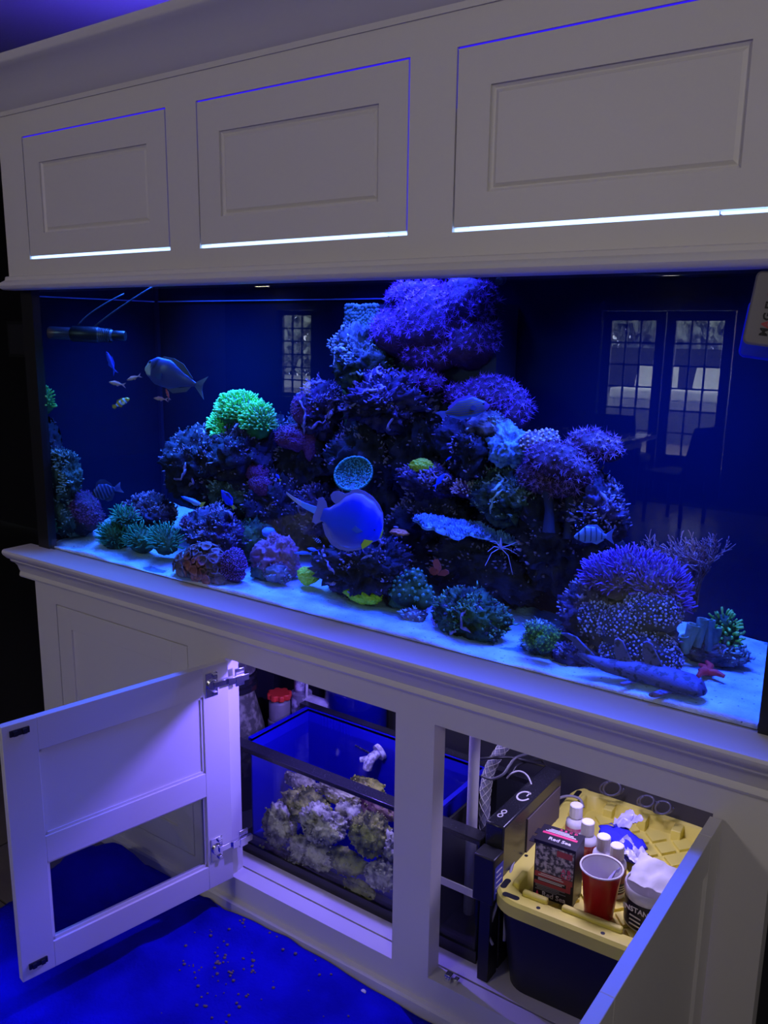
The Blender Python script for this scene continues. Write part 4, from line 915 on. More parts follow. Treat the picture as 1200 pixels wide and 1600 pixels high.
# ================================================================== fish
def lerp(tab, t):
    for (a, x), (b, y) in zip(tab, tab[1:]):
        if t <= b: k = (t-a)/(b-a) if b > a else 0; k = k*k*(3-2*k)*0.5+k*0.5; return x+(y-x)*k
    return tab[-1][1]
FM = {}
def fishmat(name, rough=0.35):
    if name not in FM: FM[name] = mat(name, (0.5, 0.5, 0.5), rough, attr='Col')
    return FM[name]
def colour(me, fn):
    at = me.color_attributes.new('Col', 'FLOAT_COLOR', 'POINT')
    for i, v in enumerate(me.vertices): at.data[i].color = (*fn(v.co), 1)
def fish(name, label, nose, tail, up, lo, wid, colf, fins, eye, y0, y1=None, group=None, roll=0, cat='fish', seg=40, ring=24, bend=0.0):
    """nose/tail pixels; up/lo: height above/below axis by t (0 nose .. 1 tail root), fractions of body length;
       fins: list of (part, [(x, z)...] outline in body lengths, colour fn or colour, y offset, splay)"""
    mid_ = P((nose[0]+tail[0])/2, (nose[1]+tail[1])/2, y0); dep = (mid_-CAM).dot(fwd)
    a, b = CAM+ray(*nose)*dep, CAM+ray(*tail)*dep
    if y1 is not None: a, b = P(nose[0], nose[1], y0), P(tail[0], tail[1], y1)
    L = (a-b).length; fx = (a-b).normalized(); fz = Vector((0, 0, 1)); fz = (fz-fx*fz.dot(fx)).normalized(); fy = fz.cross(fx)
    Mx = Matrix(((fx.x, fy.x, fz.x, 0), (fx.y, fy.y, fz.y, 0), (fx.z, fy.z, fz.z, 0), (0, 0, 0, 1)))
    Mx = Mx @ Matrix.Rotation(roll, 4, 'X')
    root = thing(name, label, cat, group=group); root.matrix_world = Matrix.Translation((a+b)/2) @ Mx
    wob = lambda x: bend*L*math.sin((0.5-x)*2.2)*(0.5-x)
    mb = MB()
    for i in range(seg+1):
        t = i/seg; t = t*t*(3-2*t)*0.35+t*0.65
        u_, l_, w_ = lerp(up, t)*L, lerp(lo, t)*L, lerp(wid, t)*L; x = 0.5-t
        for k in range(ring):
            g = 2*PI*k/ring; c, s_ = math.cos(g), math.sin(g)
            z = (u_-(-l_))/2*s_+(u_-l_)/2
            mb.v.append((x*L, w_*math.copysign(abs(c)**0.85, c)+wob(x), z))
    mb.f = [(i*ring+k, i*ring+(k+1) % ring, (i+1)*ring+(k+1) % ring, (i+1)*ring+k) for i in range(seg) for k in range(ring)]
    mb.f += [tuple(range(ring)), tuple(seg*ring+k for k in range(ring))]
    bo = obj('body', mb, fishmat('fish_skin'), root, smooth=60)
    colour(bo.data, lambda c: colf(0.5-c.x/L, c.z/L))
    for fn_ in fins:
        pn, out, cl, yo, sp = (list(fn_)+[0, 0])[:5]
        out = [Vector((x*L, 0, z*L)) for x, z in out]
        n = len(out); th = 0.004*L
        for side in ((1, -1) if sp else (0,)):
            m2 = MB(); c = sum(out, Vector())/n
            def place(q, d):
                if sp:
                    r0 = out[0]; dx = (q-r0).length; return (q.x, side*(yo*L+dx*sp)+d, q.z)
                return (q.x, wob(q.x/L)+d, q.z)
            rings_ = []
            pts = [place(q, -th) for q in out]+[place(q, th) for q in out]+[place(c, -th*2), place(c, th*2)]
            fs = [(i, (i+1) % n, 2*n) for i in range(n)]+[(n+(i+1) % n, n+i, 2*n+1) for i in range(n)]+[(i, n+i, n+(i+1) % n, (i+1) % n) for i in range(n)]
            m2.add(pts, fs)
            fo = obj(pn, m2, fishmat('fish_fin', 0.5), root)
            colour(fo.data, (lambda c_: cl(0.5-c_.x/L, c_.z/L)) if callable(cl) else (lambda c_: cl))
    ex, ez, er = eye
    for side in (1, -1):
        w_ = lerp(wid, 0.5-ex)*L
        u_, l_ = lerp(up, 0.5-ex), lerp(lo, 0.5-ex); zz = ((ez-(u_-l_)/2)/((u_+l_)/2))
        yy = w_*max(0.1, (1-min(zz*zz, 0.98)))**0.5
        q = MB().ico((ex*L, side*yy*0.94+wob(ex), ez*L), er*L, 2, (1, 0.5, 1))
        obj('eye', q, M['black'], root, smooth=180)
    return root
def tailfin(x0, h0, x1, h1, notch):
    return [(x0, h0), (x1, h1), (x1+notch, h1*0.35), (x1+notch*1.15, 0), (x1+notch, -h1*0.35), (x1, -h1), (x0, -h0)]
mixc = lambda a, b, k: tuple(a[i]*(1-k)+b[i]*k for i in range(3))
stp = lambda e0, e1, x: max(0.0, min(1.0, (x-e0)/(e1-e0)))
BLUEF = (0.03, 0.10, 0.95)
slim_u = [(0, 0.01), (0.12, 0.09), (0.4, 0.16), (0.75, 0.10), (1, 0.04)]
slim_l = [(0, 0.01), (0.12, 0.08), (0.4, 0.15), (0.75, 0.09), (1, 0.04)]
slim_w = [(0, 0.008), (0.15, 0.055), (0.4, 0.075), (0.8, 0.04), (1, 0.015)]
tang_u = [(0, 0.02), (0.1, 0.12), (0.35, 0.25), (0.65, 0.22), (0.88, 0.09), (1, 0.045)]
tang_l = [(0, 0.02), (0.1, 0.10), (0.35, 0.24), (0.65, 0.21), (0.88, 0.08), (1, 0.045)]
tang_w = [(0, 0.012), (0.15, 0.07), (0.4, 0.085), (0.8, 0.04), (1, 0.014)]
# grey faced unicornfish
def c_uni(t, z):
    c = (0.065, 0.075, 0.20)
    k = stp(0.155, 0.145, t+0.25*max(z, 0)-0.12*max(-z, 0))*stp(0.115, 0.10, z)*stp(-0.10, -0.08, z)
    c = mixc(c, (0.85, 0.78, 0.48), k)
    return mixc(c, (0.02, 0.02, 0.05), stp(0.035, 0.02, abs(t-0.19-0.3*max(z-0.03, 0)))*stp(0.05, 0.07, z)*0.9)
fish('grey_faced_unicornfish', 'large slate blue fish with grey face at upper left', (228, 575), (306, 601), [(0, 0.03), (0.06, 0.16), (0.2, 0.25), (0.45, 0.27), (0.8, 0.11), (1, 0.035)], [(0, 0.05), (0.06, 0.12), (0.25, 0.22), (0.5, 0.22), (0.8, 0.10), (1, 0.03)], [(0, 0.03), (0.1, 0.08), (0.35, 0.11), (0.8, 0.04), (1, 0.015)], c_uni,
     [('tail_fin', tailfin(-0.48, 0.03, -0.70, 0.20, 0.06), lambda t, z: mixc((0.1, 0.13, 0.22), (0.3, 0.42, 0.4), stp(0.10, 0.2, abs(z)))), ('dorsal_fin', [(0.28, 0.22), (0.2, 0.285), (0, 0.31), (-0.2, 0.27), (-0.42, 0.09), (-0.42, 0.05), (-0.2, 0.18), (0.1, 0.25)], (0.10, 0.10, 0.12)), ('anal_fin', [(0.1, -0.20), (-0.1, -0.27), (-0.35, -0.17), (-0.42, -0.06), (-0.2, -0.15)], (0.10, 0.10, 0.12)), ('pectoral_fin', [(0.24, -0.02), (0.10, 0.03), (0.08, -0.08), (0.18, -0.09)], (0.04, 0.08, 0.2), 0.10, 0.25)], (0.40, 0.13, 0.028), 0.12, 0.16)
# anthias, blue chromis, clownfish
PK = (1.0, 0.40, 0.22)
c_an = lambda t, z: mixc(PK, (1.0, 0.55, 0.10), stp(-0.02, -0.10, z))
an_f = [('tail_fin', [(-0.47, 0.04), (-0.78, 0.20), (-0.60, 0.0), (-0.80, -0.22), (-0.47, -0.04)], (0.85, 0.40, 0.35)), ('dorsal_fin', [(0.22, 0.13), (0.1, 0.21), (-0.2, 0.17), (-0.38, 0.09), (-0.2, 0.10)], (0.9, 0.3, 0.4)), ('anal_fin', [(-0.05, -0.13), (-0.15, -0.20), (-0.33, -0.09)], (0.9, 0.35, 0.35)), ('pectoral_fin', [(0.2, -0.02), (0.06, 0.0), (0.06, -0.08)], (0.9, 0.4, 0.4), 0.06, 0.4)]
G_ = 'small pink anthias'
fish('anthias', 'left of two pink anthias swimming before the grey faced fish', (170, 597), (191, 601), slim_u, slim_l, slim_w, c_an, an_f, (0.38, 0.03, 0.035), 0.10, group=G_, seg=20, ring=14)
fish('anthias', 'pink anthias touching the nose of the grey faced fish', (198, 594), (216, 588), slim_u, slim_l, slim_w, c_an, an_f, (0.38, 0.03, 0.035), 0.11, group=G_, seg=20, ring=14)
fish('anthias', 'orange pink anthias below the belly of the grey faced fish', (240, 622), (258, 624), slim_u, slim_l, slim_w, c_an, an_f, (0.38, 0.03, 0.035), 0.12, group=G_, seg=20, ring=14)
fish('anthias', 'red anthias diving nose up under the grey faced fish', (259, 607), (264, 622), slim_u, slim_l, slim_w, lambda t, z: (1.0, 0.10, 0.06), an_f, (0.38, 0.03, 0.035), 0.14, group=G_, seg=20, ring=14)
ch_f = [('tail_fin', [(-0.47, 0.05), (-0.75, 0.20), (-0.58, 0.0), (-0.75, -0.18), (-0.47, -0.05)], BLUEF), ('dorsal_fin', [(0.22, 0.13), (0.1, 0.22), (-0.2, 0.20), (-0.38, 0.10), (-0.2, 0.10)], BLUEF), ('anal_fin', [(-0.0, -0.13), (-0.15, -0.22), (-0.36, -0.09)], BLUEF)]
c_bl = lambda t, z: BLUEF
fish('blue_damselfish', 'deep blue damselfish heading upward below the wavemaker', (166, 549), (178, 578), slim_u, slim_l, slim_w, c_bl, ch_f, (0.38, 0.03, 0.03), 0.13, seg=20, ring=14)
fish('blue_damselfish', 'deep blue damselfish just below the lime yellow frag', (695, 740), (681, 758), slim_u, slim_l, slim_w, c_bl, ch_f, (0.38, 0.03, 0.03), 0.22, seg=20, ring=14)
fish('blue_damselfish', 'tiny blue damselfish in the dark above the lilac tuft', (706, 713), (698, 719), slim_u, slim_l, slim_w, c_bl, ch_f, (0.38, 0.03, 0.03), 0.25, seg=16, ring=12)
def c_cl(t, z):
    c = (1.0, 0.50, 0.015)
    for m_, w_ in ((0.30, 0.055), (0.60, 0.065), (0.90, 0.045)):
        d = abs(t-m_-0.15*z)
        c = mixc(c, (0.01, 0.01, 0.02), stp(w_+0.04, w_+0.025, d)); c = mixc(c, (0.85, 0.85, 0.9), stp(w_+0.012, w_, d))
    return c
OR = lambda t, z: mixc((1.0, 0.50, 0.015), (0.01, 0.01, 0.02), stp(0.24, 0.28, abs(z)))
fish('clownfish', 'orange clownfish with white bands at left', (202, 623), (181, 634), [(0, 0.05), (0.1, 0.15), (0.4, 0.22), (0.75, 0.16), (1, 0.08)], [(0, 0.05), (0.1, 0.12), (0.4, 0.20), (0.75, 0.14), (1, 0.08)], [(0, 0.03), (0.15, 0.10), (0.4, 0.12), (0.8, 0.06), (1, 0.03)], c_cl,
     [('tail_fin', [(-0.47, 0.08), (-0.68, 0.19), (-0.76, 0.0), (-0.68, -0.19), (-0.47, -0.08)], lambda t, z: mixc((1.0, 0.50, 0.015), (0.01, 0.01, 0.02), stp(0.15, 0.18, abs(z)))), ('dorsal_fin', [(0.25, 0.18), (0.1, 0.29), (-0.1, 0.26), (-0.25, 0.29), (-0.4, 0.12)], OR), ('anal_fin', [(-0.1, -0.17), (-0.2, -0.29), (-0.38, -0.11)], OR), ('pectoral_fin', [(0.18, -0.03), (0.02, 0.05), (-0.02, -0.14), (0.12, -0.14)], (0.95, 0.4, 0.04), 0.10, 0.5)], (0.37, 0.05, 0.035), 0.10)
# sailfin tang
def c_sf(t, z):
    k = 0.5+0.5*math.sin((t+0.12*z*z)*46+z*4); c = mixc((0.02, 0.025, 0.09), (0.10, 0.13, 0.30), stp(0.55, 0.8, k)); return c
SF = lambda t, z: mixc((0.025, 0.03, 0.10), (0.07, 0.09, 0.2), stp(0.6, 0.8, 0.5+0.5*math.sin(t*46+z*9)))
fish('sailfin_tang', 'dusky vertically striped tang above the sand at left', (144, 773), (180, 764), [(0, 0.03), (0.15, 0.22), (0.4, 0.36), (0.7, 0.30), (0.9, 0.13), (1, 0.08)], [(0, 0.03), (0.15, 0.20), (0.4, 0.33), (0.7, 0.28), (0.9, 0.12), (1, 0.08)], tang_w, c_sf,
     [('tail_fin', tailfin(-0.46, 0.08, -0.80, 0.24, 0.06), lambda t, z: mixc((0.05, 0.07, 0.3), (0.25, 0.3, 0.6), stp(1.26, 1.3, t))), ('dorsal_fin', [(0.3, 0.24), (0.18, 0.46), (0, 0.54), (-0.2, 0.50), (-0.40, 0.26), (-0.42, 0.12), (-0.2, 0.28), (0.1, 0.33)], SF), ('anal_fin', [(0.1, -0.32), (-0.05, -0.44), (-0.25, -0.42), (-0.42, -0.2), (-0.40, -0.12), (-0.15, -0.28)], SF)], (0.36, 0.06, 0.03), 0.12)
# cleaner wrasse, blue tang
wr_u = [(0, 0.01), (0.15, 0.07), (0.5, 0.10), (1, 0.07)]; wr_w = [(0, 0.008), (0.2, 0.05), (0.6, 0.05), (1, 0.02)]
fish('yellow_tailed_wrasse', 'slim bright blue wrasse with yellow tail at left middle', (283, 776), (313, 788), wr_u, wr_u, wr_w, lambda t, z: mixc((0.06, 0.2, 0.95), (0.45, 0.7, 1.0), stp(0.3, 0.9, t)),
     [('tail_fin', tailfin(-0.45, 0.07, -0.72, 0.20, 0.05), (0.9, 0.8, 0.08)), ('dorsal_fin', [(0.25, 0.09), (-0.1, 0.14), (-0.42, 0.10), (-0.4, 0.06)], (0.2, 0.4, 0.9)), ('anal_fin', [(0.0, -0.09), (-0.2, -0.16), (-0.42, -0.12), (-0.4, -0.06)], (0.4, 0.6, 0.9))], (0.38, 0.03, 0.025), 0.17, 0.19, seg=24, ring=14)
c_bt = lambda t, z: mixc((0.02, 0.05, 0.95), (0.01, 0.01, 0.08), stp(0.11, 0.13, z+0.04*math.sin(t*7))*stp(0.95, 0.8, t))
fish('blue_tang', 'royal blue tang with yellow tail beside the wrasse', (346, 766), (363, 790), tang_u, tang_l, tang_w, c_bt,
     [('tail_fin', [(-0.46, 0.05), (-0.62, 0.13), (-0.76, 0.16), (-0.70, 0.0), (-0.76, -0.16), (-0.62, -0.13), (-0.46, -0.05)], lambda t, z: mixc((0.95, 0.85, 0.05), (0.01, 0.02, 0.2), stp(0.09, 0.12, abs(z)))), ('dorsal_fin', [(0.28, 0.18), (0.15, 0.27), (-0.2, 0.29), (-0.44, 0.12), (-0.4, 0.07), (-0.1, 0.21)], BLUEF), ('anal_fin', [(0.1, -0.2), (-0.2, -0.28), (-0.44, -0.11), (-0.1, -0.2)], BLUEF)], (0.37, 0.06, 0.03), 0.17)
fish('yellow_tailed_damsel', 'small blue damsel with yellow tail by the maroon balls', (431, 741), (437, 749), tang_u, tang_l, tang_w, lambda t, z: mixc(BLUEF, (0.9, 0.7, 0.1), stp(0.8, 0.9, t)), [('tail_fin', tailfin(-0.45, 0.05, -0.8, 0.2, 0.08), (0.9, 0.7, 0.1))], (0.37, 0.05, 0.03), 0.25, seg=16, ring=12)
# the big pale tang with streamer tail
PF = (0.40, 0.27, 0.50)
NAU = [(0, 0.05), (0.05, 0.21), (0.12, 0.34), (0.3, 0.47), (0.5, 0.52), (0.62, 0.50), (0.72, 0.41), (0.83, 0.24), (0.92, 0.13), (1, 0.10)]
NAL = [(0, 0.05), (0.06, 0.13), (0.2, 0.28), (0.4, 0.385), (0.55, 0.40), (0.7, 0.34), (0.82, 0.22), (0.92, 0.13), (1, 0.10)]
def c_na(t, z):
    rel = z/lerp(NAU, t) if z > 0 else -z/lerp(NAL, t)
    c = mixc((0.01, 0.04, 0.85), (0.04, 0.10, 0.62), stp(0.15, 0.5, t)*stp(0.3, 0.05, z)); c = mixc(c, (0.20, 0.13, 0.36), stp(-0.10, -0.22, z)*0.6)
    c = mixc(c, PF, stp(0.74, 0.90, rel)*stp(0.98, 0.9, t))
    return mixc(c, (0.9, 0.8, 0.04), stp(0.035, 0.02, t))
PALE = (0.45, 0.55, 0.9)
fish('streamer_tailed_tang', 'largest pale blue fish with broad fins and white tail streamer', (597, 836), (503, 803), NAU, NAL, [(0, 0.03), (0.12, 0.09), (0.4, 0.12), (0.8, 0.05), (1, 0.02)], c_na,
     [('tail_fin', [(-0.44, 0.11), (-0.50, 0.21), (-0.57, 0.26), (-0.63, 0.22), (-0.61, 0.05), (-0.62, -0.08), (-0.61, -0.17), (-0.54, -0.19), (-0.44, -0.09)], PF),
      ('tail_streamer', [(-0.58, 0.08), (-0.8, 0.08), (-1.0, 0.11), (-1.14, 0.145), (-1.12, 0.11), (-0.98, 0.045), (-0.8, -0.01), (-0.6, -0.04)], (0.35, 0.55, 0.9)),
      ('dorsal_fin', [(0.46, 0.20), (0.40, 0.34), (0.30, 0.45), (0.16, 0.535), (0.02, 0.57), (-0.10, 0.565), (-0.17, 0.53), (-0.20, 0.47), (-0.26, 0.43), (-0.36, 0.44), (-0.44, 0.40), (-0.47, 0.33), (-0.42, 0.26), (-0.34, 0.22), (-0.1, 0.36), (0.2, 0.37), (0.36, 0.28)], PF),
      ('anal_fin', [(0.36, -0.20), (0.24, -0.35), (0.08, -0.435), (-0.08, -0.45), (-0.22, -0.41), (-0.35, -0.30), (-0.45, -0.14), (-0.38, -0.12), (-0.1, -0.28), (0.15, -0.27)], PF),
      ('pectoral_fin', [(0.20, -0.02), (0.06, 0.03), (0.02, -0.05), (0.12, -0.08)], (0.10, 0.16, 0.35), 0.11, 0.10),
      ('pelvic_fin', [(0.40, -0.12), (0.36, -0.20), (0.28, -0.30), (0.24, -0.24), (0.26, -0.14)], (1.0, 0.8, 0.01), 0.07, 0.12)], (0.36, 0.06, 0.016), 0.105)
# lined surgeonfish
def c_ln(t, z):
    k = math.sin((z+0.05*math.sin(t*3))*125); c = mixc((0.26, 0.17, 0.08), (0.04, 0.06, 0.24), stp(-0.1, 0.4, k)); c = mixc(c, (0.10, 0.20, 0.55), stp(-0.115, -0.14, z)); c = mixc(c, (0.25, 0.06, 0.25), stp(0.16, 0.08, t)*0.8)
    return c
fish('lined_surgeonfish', 'blue and brown lined surgeonfish before the purple mound', (765, 634), (696, 645), [(0, 0.03), (0.1, 0.13), (0.35, 0.26), (0.65, 0.21), (0.9, 0.07), (1, 0.03)], [(0, 0.03), (0.1, 0.10), (0.35, 0.19), (0.65, 0.16), (0.9, 0.06), (1, 0.03)], tang_w, c_ln,
     [('tail_fin', [(-0.47, 0.03), (-0.60, 0.06), (-0.74, 0.03), (-0.64, -0.03), (-0.56, -0.16), (-0.47, -0.03)], (0.15, 0.14, 0.4)), ('dorsal_fin', [(0.26, 0.2), (0.1, 0.31), (-0.2, 0.27), (-0.44, 0.10), (-0.4, 0.06), (-0.1, 0.22)], (0.25, 0.1, 0.5)), ('anal_fin', [(0.1, -0.17), (-0.15, -0.22), (-0.42, -0.10), (-0.38, -0.05), (-0.1, -0.15)], (0.1, 0.2, 0.75)), ('pectoral_fin', [(0.20, 0.02), (0.10, 0.10), (0.04, 0.0), (0.14, -0.04)], (0.06, 0.05, 0.12), 0.085, 0.25)], (0.36, 0.07, 0.028), 0.22, seg=56, ring=110)
# convict tang
def c_cv(t, z):
    c = (0.26, 0.36, 0.58)
    for m_ in (0.13, 0.32, 0.50, 0.67, 0.84): c = mixc(c, (0.01, 0.01, 0.05), stp(0.024, 0.014, abs(t-m_+0.10*z*z))*stp(-0.16, -0.12, z))
    return c
fish('convict_tang', 'pale tang with five dark bars above the violet anemone', (897, 839), (948, 838), [(0, 0.03), (0.1, 0.13), (0.35, 0.33), (0.65, 0.31), (0.9, 0.10), (1, 0.06)], [(0, 0.03), (0.1, 0.09), (0.35, 0.20), (0.65, 0.18), (0.9, 0.08), (1, 0.06)], tang_w, c_cv,
     [('tail_fin', tailfin(-0.46, 0.06, -0.74, 0.26, 0.07), (0.16, 0.2, 0.55)), ('dorsal_fin', [(0.26, 0.24), (0.1, 0.37), (-0.2, 0.37), (-0.42, 0.14), (-0.4, 0.1), (-0.1, 0.30)], (0.25, 0.35, 0.7)), ('anal_fin', [(0.0, -0.17), (-0.2, -0.25), (-0.42, -0.12), (-0.38, -0.06)], (0.25, 0.35, 0.7))], (0.38, 0.06, 0.026), 0.13)
def c_zb(t, z): return mixc((0.01, 0.01, 0.03), (0.55, 0.6, 0.8), stp(0.3, 0.6, math.sin(t*28+z*6)))
fish('striped_damsel', 'tiny black and white striped damsel below the big fish', (502, 848), (490, 841), tang_u, tang_l, tang_w, c_zb, [('tail_fin', tailfin(-0.45, 0.05, -0.7, 0.15, 0.06), (0.1, 0.1, 0.2))], (0.37, 0.06, 0.03), 0.17, seg=24, ring=14)
fish('slim_blue_goby', 'slim blue goby resting low beside the pink lumpy coral', (459, 864), (484, 865), wr_u, wr_u, wr_w, lambda t, z: (0.05, 0.2, 0.6), [('tail_fin', tailfin(-0.45, 0.06, -0.65, 0.12, 0.04), (0.1, 0.3, 0.7)), ('dorsal_fin', [(0.2, 0.08), (0.0, 0.17), (-0.4, 0.12), (-0.4, 0.05)], (0.1, 0.3, 0.7))], (0.38, 0.05, 0.03), 0.155, seg=20, ring=12)
fish('small_blue_chromis', 'pale blue chromis just above the slim goby', (480, 857), (496, 860), slim_u, slim_l, slim_w, lambda t, z: (0.1, 0.35, 0.9), ch_f, (0.38, 0.03, 0.03), 0.165, seg=16, ring=12)
# bamboo shark on the sand against the glass
def shark():
    a = P(1100, 1118, 0.072); b = P(905, 1052, 0.082)
    a.z = 0.838; b.z = 0.842
    mid = (a+b)/2+Vector((0, -0.004, 0))
    root = thing('bamboo_shark', 'spotted grey bamboo shark lying on the sand along the front glass', 'shark', (mid.x, mid.y, mid.z))
    L = (a-b).length; fx = (a-b).normalized(); fz = Vector((0, 0, 1)); fy = fz.cross(fx)
    mb = MB(); seg, ring = 60, 24
    up_ = [(0, 0.02), (0.04, 0.075), (0.08, 0.085), (0.11, 0.10), (0.16, 0.098), (0.4, 0.10), (0.7, 0.075), (0.9, 0.042), (1, 0.02)]; lo_ = [(0, 0.012), (0.05, 0.04), (0.2, 0.06), (0.5, 0.058), (0.8, 0.035), (1, 0.014)]; wd_ = [(0, 0.045), (0.04, 0.095), (0.14, 0.12), (0.35, 0.11), (0.7, 0.065), (1, 0.014)]
    ax = lambda t: fx*(0.5-t)*L+Vector((0, 0.010*math.sin(t*5.0), 0.012*max(0, t-0.75)/0.25))
    for i in range(seg+1):
        t = i/seg; u_, l_, w_ = lerp(up_, t)*L, lerp(lo_, t)*L, lerp(wd_, t)*L
        for k in range(ring):
            g = 2*PI*k/ring; z = (u_ if math.sin(g) > 0 else l_)*math.sin(g); mb.v.append(tuple(ax(t)+fy*w_*math.cos(g)+fz*z))
    mb.f = [(i*ring+k, i*ring+(k+1) % ring, (i+1)*ring+(k+1) % ring, (i+1)*ring+k) for i in range(seg) for k in range(ring)]+[tuple(range(ring)), tuple(seg*ring+k for k in range(ring))]
    skin = mat('shark_skin', (0.016, 0.011, 0.03), 0.6, col2=(0.11, 0.075, 0.18), scale=85, split=0.43, width=0.04, bump=0.3, bscale=300)
    obj('body', mb, skin, root, smooth=60)
    def fin(name, t0, t1, h, sweep, side=0, off=0):
        m2 = MB(); p0, p1 = ax(t0), ax(t1)
        base = fz*(lerp(up_, (t0+t1)/2)*L*0.85) if not side else fy*(side*lerp(wd_, t0)*L*0.8)-fz*0.01
        dirv = fz if not side else (fy*side*0.9-fz*0.10)
        pts = [p0+base, p0+base+dirv*h*0.55-fx*sweep*0.55, p0+base+dirv*h*0.92-fx*sweep*0.9, p0+base+dirv*h-fx*sweep*1.25, p0+base+dirv*h*0.9-fx*sweep*1.55, p1+base+dirv*h*0.4-fx*sweep*0.3, p1+base]
        tv = (fy if not side else fz)*0.0022; n = len(pts)
        m2.add([q-tv for q in pts]+[q+tv for q in pts], [tuple(range(n)), tuple(range(2*n-1, n-1, -1))]+[(i, n+i, n+(i+1) % n, (i+1) % n) for i in range(n)])
        obj(name, m2, skin, root, bevel=0.0015)
    fin('dorsal_fin', 0.33, 0.47, 0.042, 0.026); fin('dorsal_fin', 0.56, 0.68, 0.040, 0.024)
    fin('tail_fin', 0.82, 0.99, 0.034, 0.05); fin('pectoral_fin', 0.22, 0.30, 0.035, 0.02, -1); fin('pectoral_fin', 0.22, 0.30, 0.05, 0.02, 1)
    fin('pelvic_fin', 0.5, 0.56, 0.025, 0.015, -1); fin('pelvic_fin', 0.5, 0.56, 0.025, 0.015, 1)
    for s_ in (1, -1): obj('eye', MB().ico(ax(0.075)+fy*s_*0.058*L+fz*0.045*L, 0.0045, 2), M['black'], root, smooth=180)
shark()

# ================================================================== tank equipment
p0, p1 = P(77, 520, 0.052), P(196, 525, 0.16)
wm = thing('wavemaker', 'black wavemaker pump hanging at the top left of the tank', 'pump', (p0+p1)/2)
d = (p1-p0); Lw = d.length; ex_ = d.normalized()
mm = lambda t: ex_*((t-0.5)*Lw)
s = S((p0+p1)/2)
def seg_tube(t0, t1, r0, r1, name, m, n=20):
    obj(name, MB().tube([mm(t0), mm(t0+0.02), mm(t1-0.02), mm(t1)], [r0*s*1.0, r0*s*1.12, r1*s*1.12, r1*s*1.0], n), m, wm, smooth=40)
seg_tube(0.0, 0.32, 9, 9, 'motor', mat('dull_blue_black', (0.05, 0.05, 0.07), 0.3)); seg_tube(0.30, 0.66, 11, 11, 'housing', M['black']); seg_tube(0.64, 0.84, 10, 8, 'impeller_cage', mat('cage', (0.10, 0.10, 0.12), 0.35)); seg_tube(0.83, 1.0, 7, 7, 'outlet', M['black'])
q = MB()
for k in range(7): 
    t_ = 0.66+0.024*k; q.tube([mm(t_), mm(t_+0.006)], [11*s, 11*s], 20)
obj('cage_ribs', q, M['black'], wm, smooth=40)
for (u0, v0, u1, v1, um_, vm_) in ((122, 508, 194, 459, 138, 486), (148, 510, 240, 447, 176, 486)):
    a, b, m_ = P(u0, v0, 0.10)-wm.location, P(u1, v1, 0.20)-wm.location, P(um_, vm_, 0.13)-wm.location
    pts = [a*(1-t)**2+m_*2*t*(1-t)+b*t*t for t in [i/12 for i in range(13)]]
    obj('cable', MB().tube(pts, 0.0022, 6), mat('algae_cable', (0.045, 0.045, 0.055), 0.7), wm, smooth=180)
p = P(783, 437, 0.30)
nz = thing('return_nozzle', 'small dark return nozzle near the top right of the overflow', 'nozzle', p)
obj('ball', MB().ico((0, 0, 0), 0.011, 3), M['black'], nz, smooth=180); obj('tip', MB().tube([(0, -0.006, -0.002), (0.004, -0.024, -0.006)], [0.008, 0.006], 14), mat('nozzle_tip', (0.06, 0.06, 0.08), 0.3), nz, smooth=40)
# glass cleaning magnet: outer half on the room side, inner half in the water
def text(body, size, m, parent, name, loc, rot, align='CENTER', bold=0, ext=0.0002, mats=None, idx=None):
    c = bpy.data.curves.new(name, 'FONT'); c.body = body; c.size = size; c.align_x = align; c.align_y = 'CENTER'; c.extrude = ext; c.offset = bold; c.resolution_u = 2
    o = bpy.data.objects.new(name, c); COL.objects.link(o)
    for q in (mats or [m]): c.materials.append(q)
    if idx:
        for k, i_ in enumerate(idx): c.body_format[k].material_index = i_
    dg = bpy.context.evaluated_depsgraph_get(); me = bpy.data.meshes.new_from_object(o.evaluated_get(dg)); me.name = name
    bpy.data.objects.remove(o); bpy.data.curves.remove(c)
    o = bpy.data.objects.new(name, me); COL.objects.link(o); o.parent = parent; o.location = loc; o.rotation_euler = rot
    return o
mg = thing('magnet_cleaner', 'grey handle of a glass cleaning magnet at the upper right', 'aquarium magnet', P(1160, 537, 0.013))
s = S(mg.location)
tilt = R_(-6.5)
def rrect(w_, h_, r, n=5):
    out = []
    for cx, cy, a0 in ((w_-r, h_-r, 0), (r, h_-r, 90), (r, r, 180), (w_-r, r, 270)):
        for i in range(n+1): g_ = R_(a0+90*i/n); out.append((cx+r*math.cos(g_), cy+r*math.sin(g_)))
    return out
mroot = part_empty('handle', mg, (0, 0, 0), (0, tilt*-1, 0))
Mz = Matrix(((1, 0, 0, 0), (0, 0, 1, -0.010), (0, 1, 0, 0), (0, 0, 0, 1)))
obj('handle_shell', MB().prism(rrect(0.10, 0.104, 0.010), 0.022, Mz), mat('grey_handle', (0.20, 0.19, 0.185), 0.5), mroot, bevel=0.004)
ink = mat('black_ink', (0.01, 0.01, 0.01), 0.6); red = mat('red_ink', (0.35, 0.05, 0.05), 0.6)
text('MAG-FLOAT', 0.0150, ink, mroot, 'lettering', (0.028, -0.0104, 0.056), Matrix(((0, -1, 0), (0, 0, -1), (1, 0, 0))).to_euler(), bold=0.0006, mats=[ink, red], idx=[0, 1, 0, 0, 0, 0, 1, 0, 0])
ip = P(1151, 557, 0.060)-mg.location
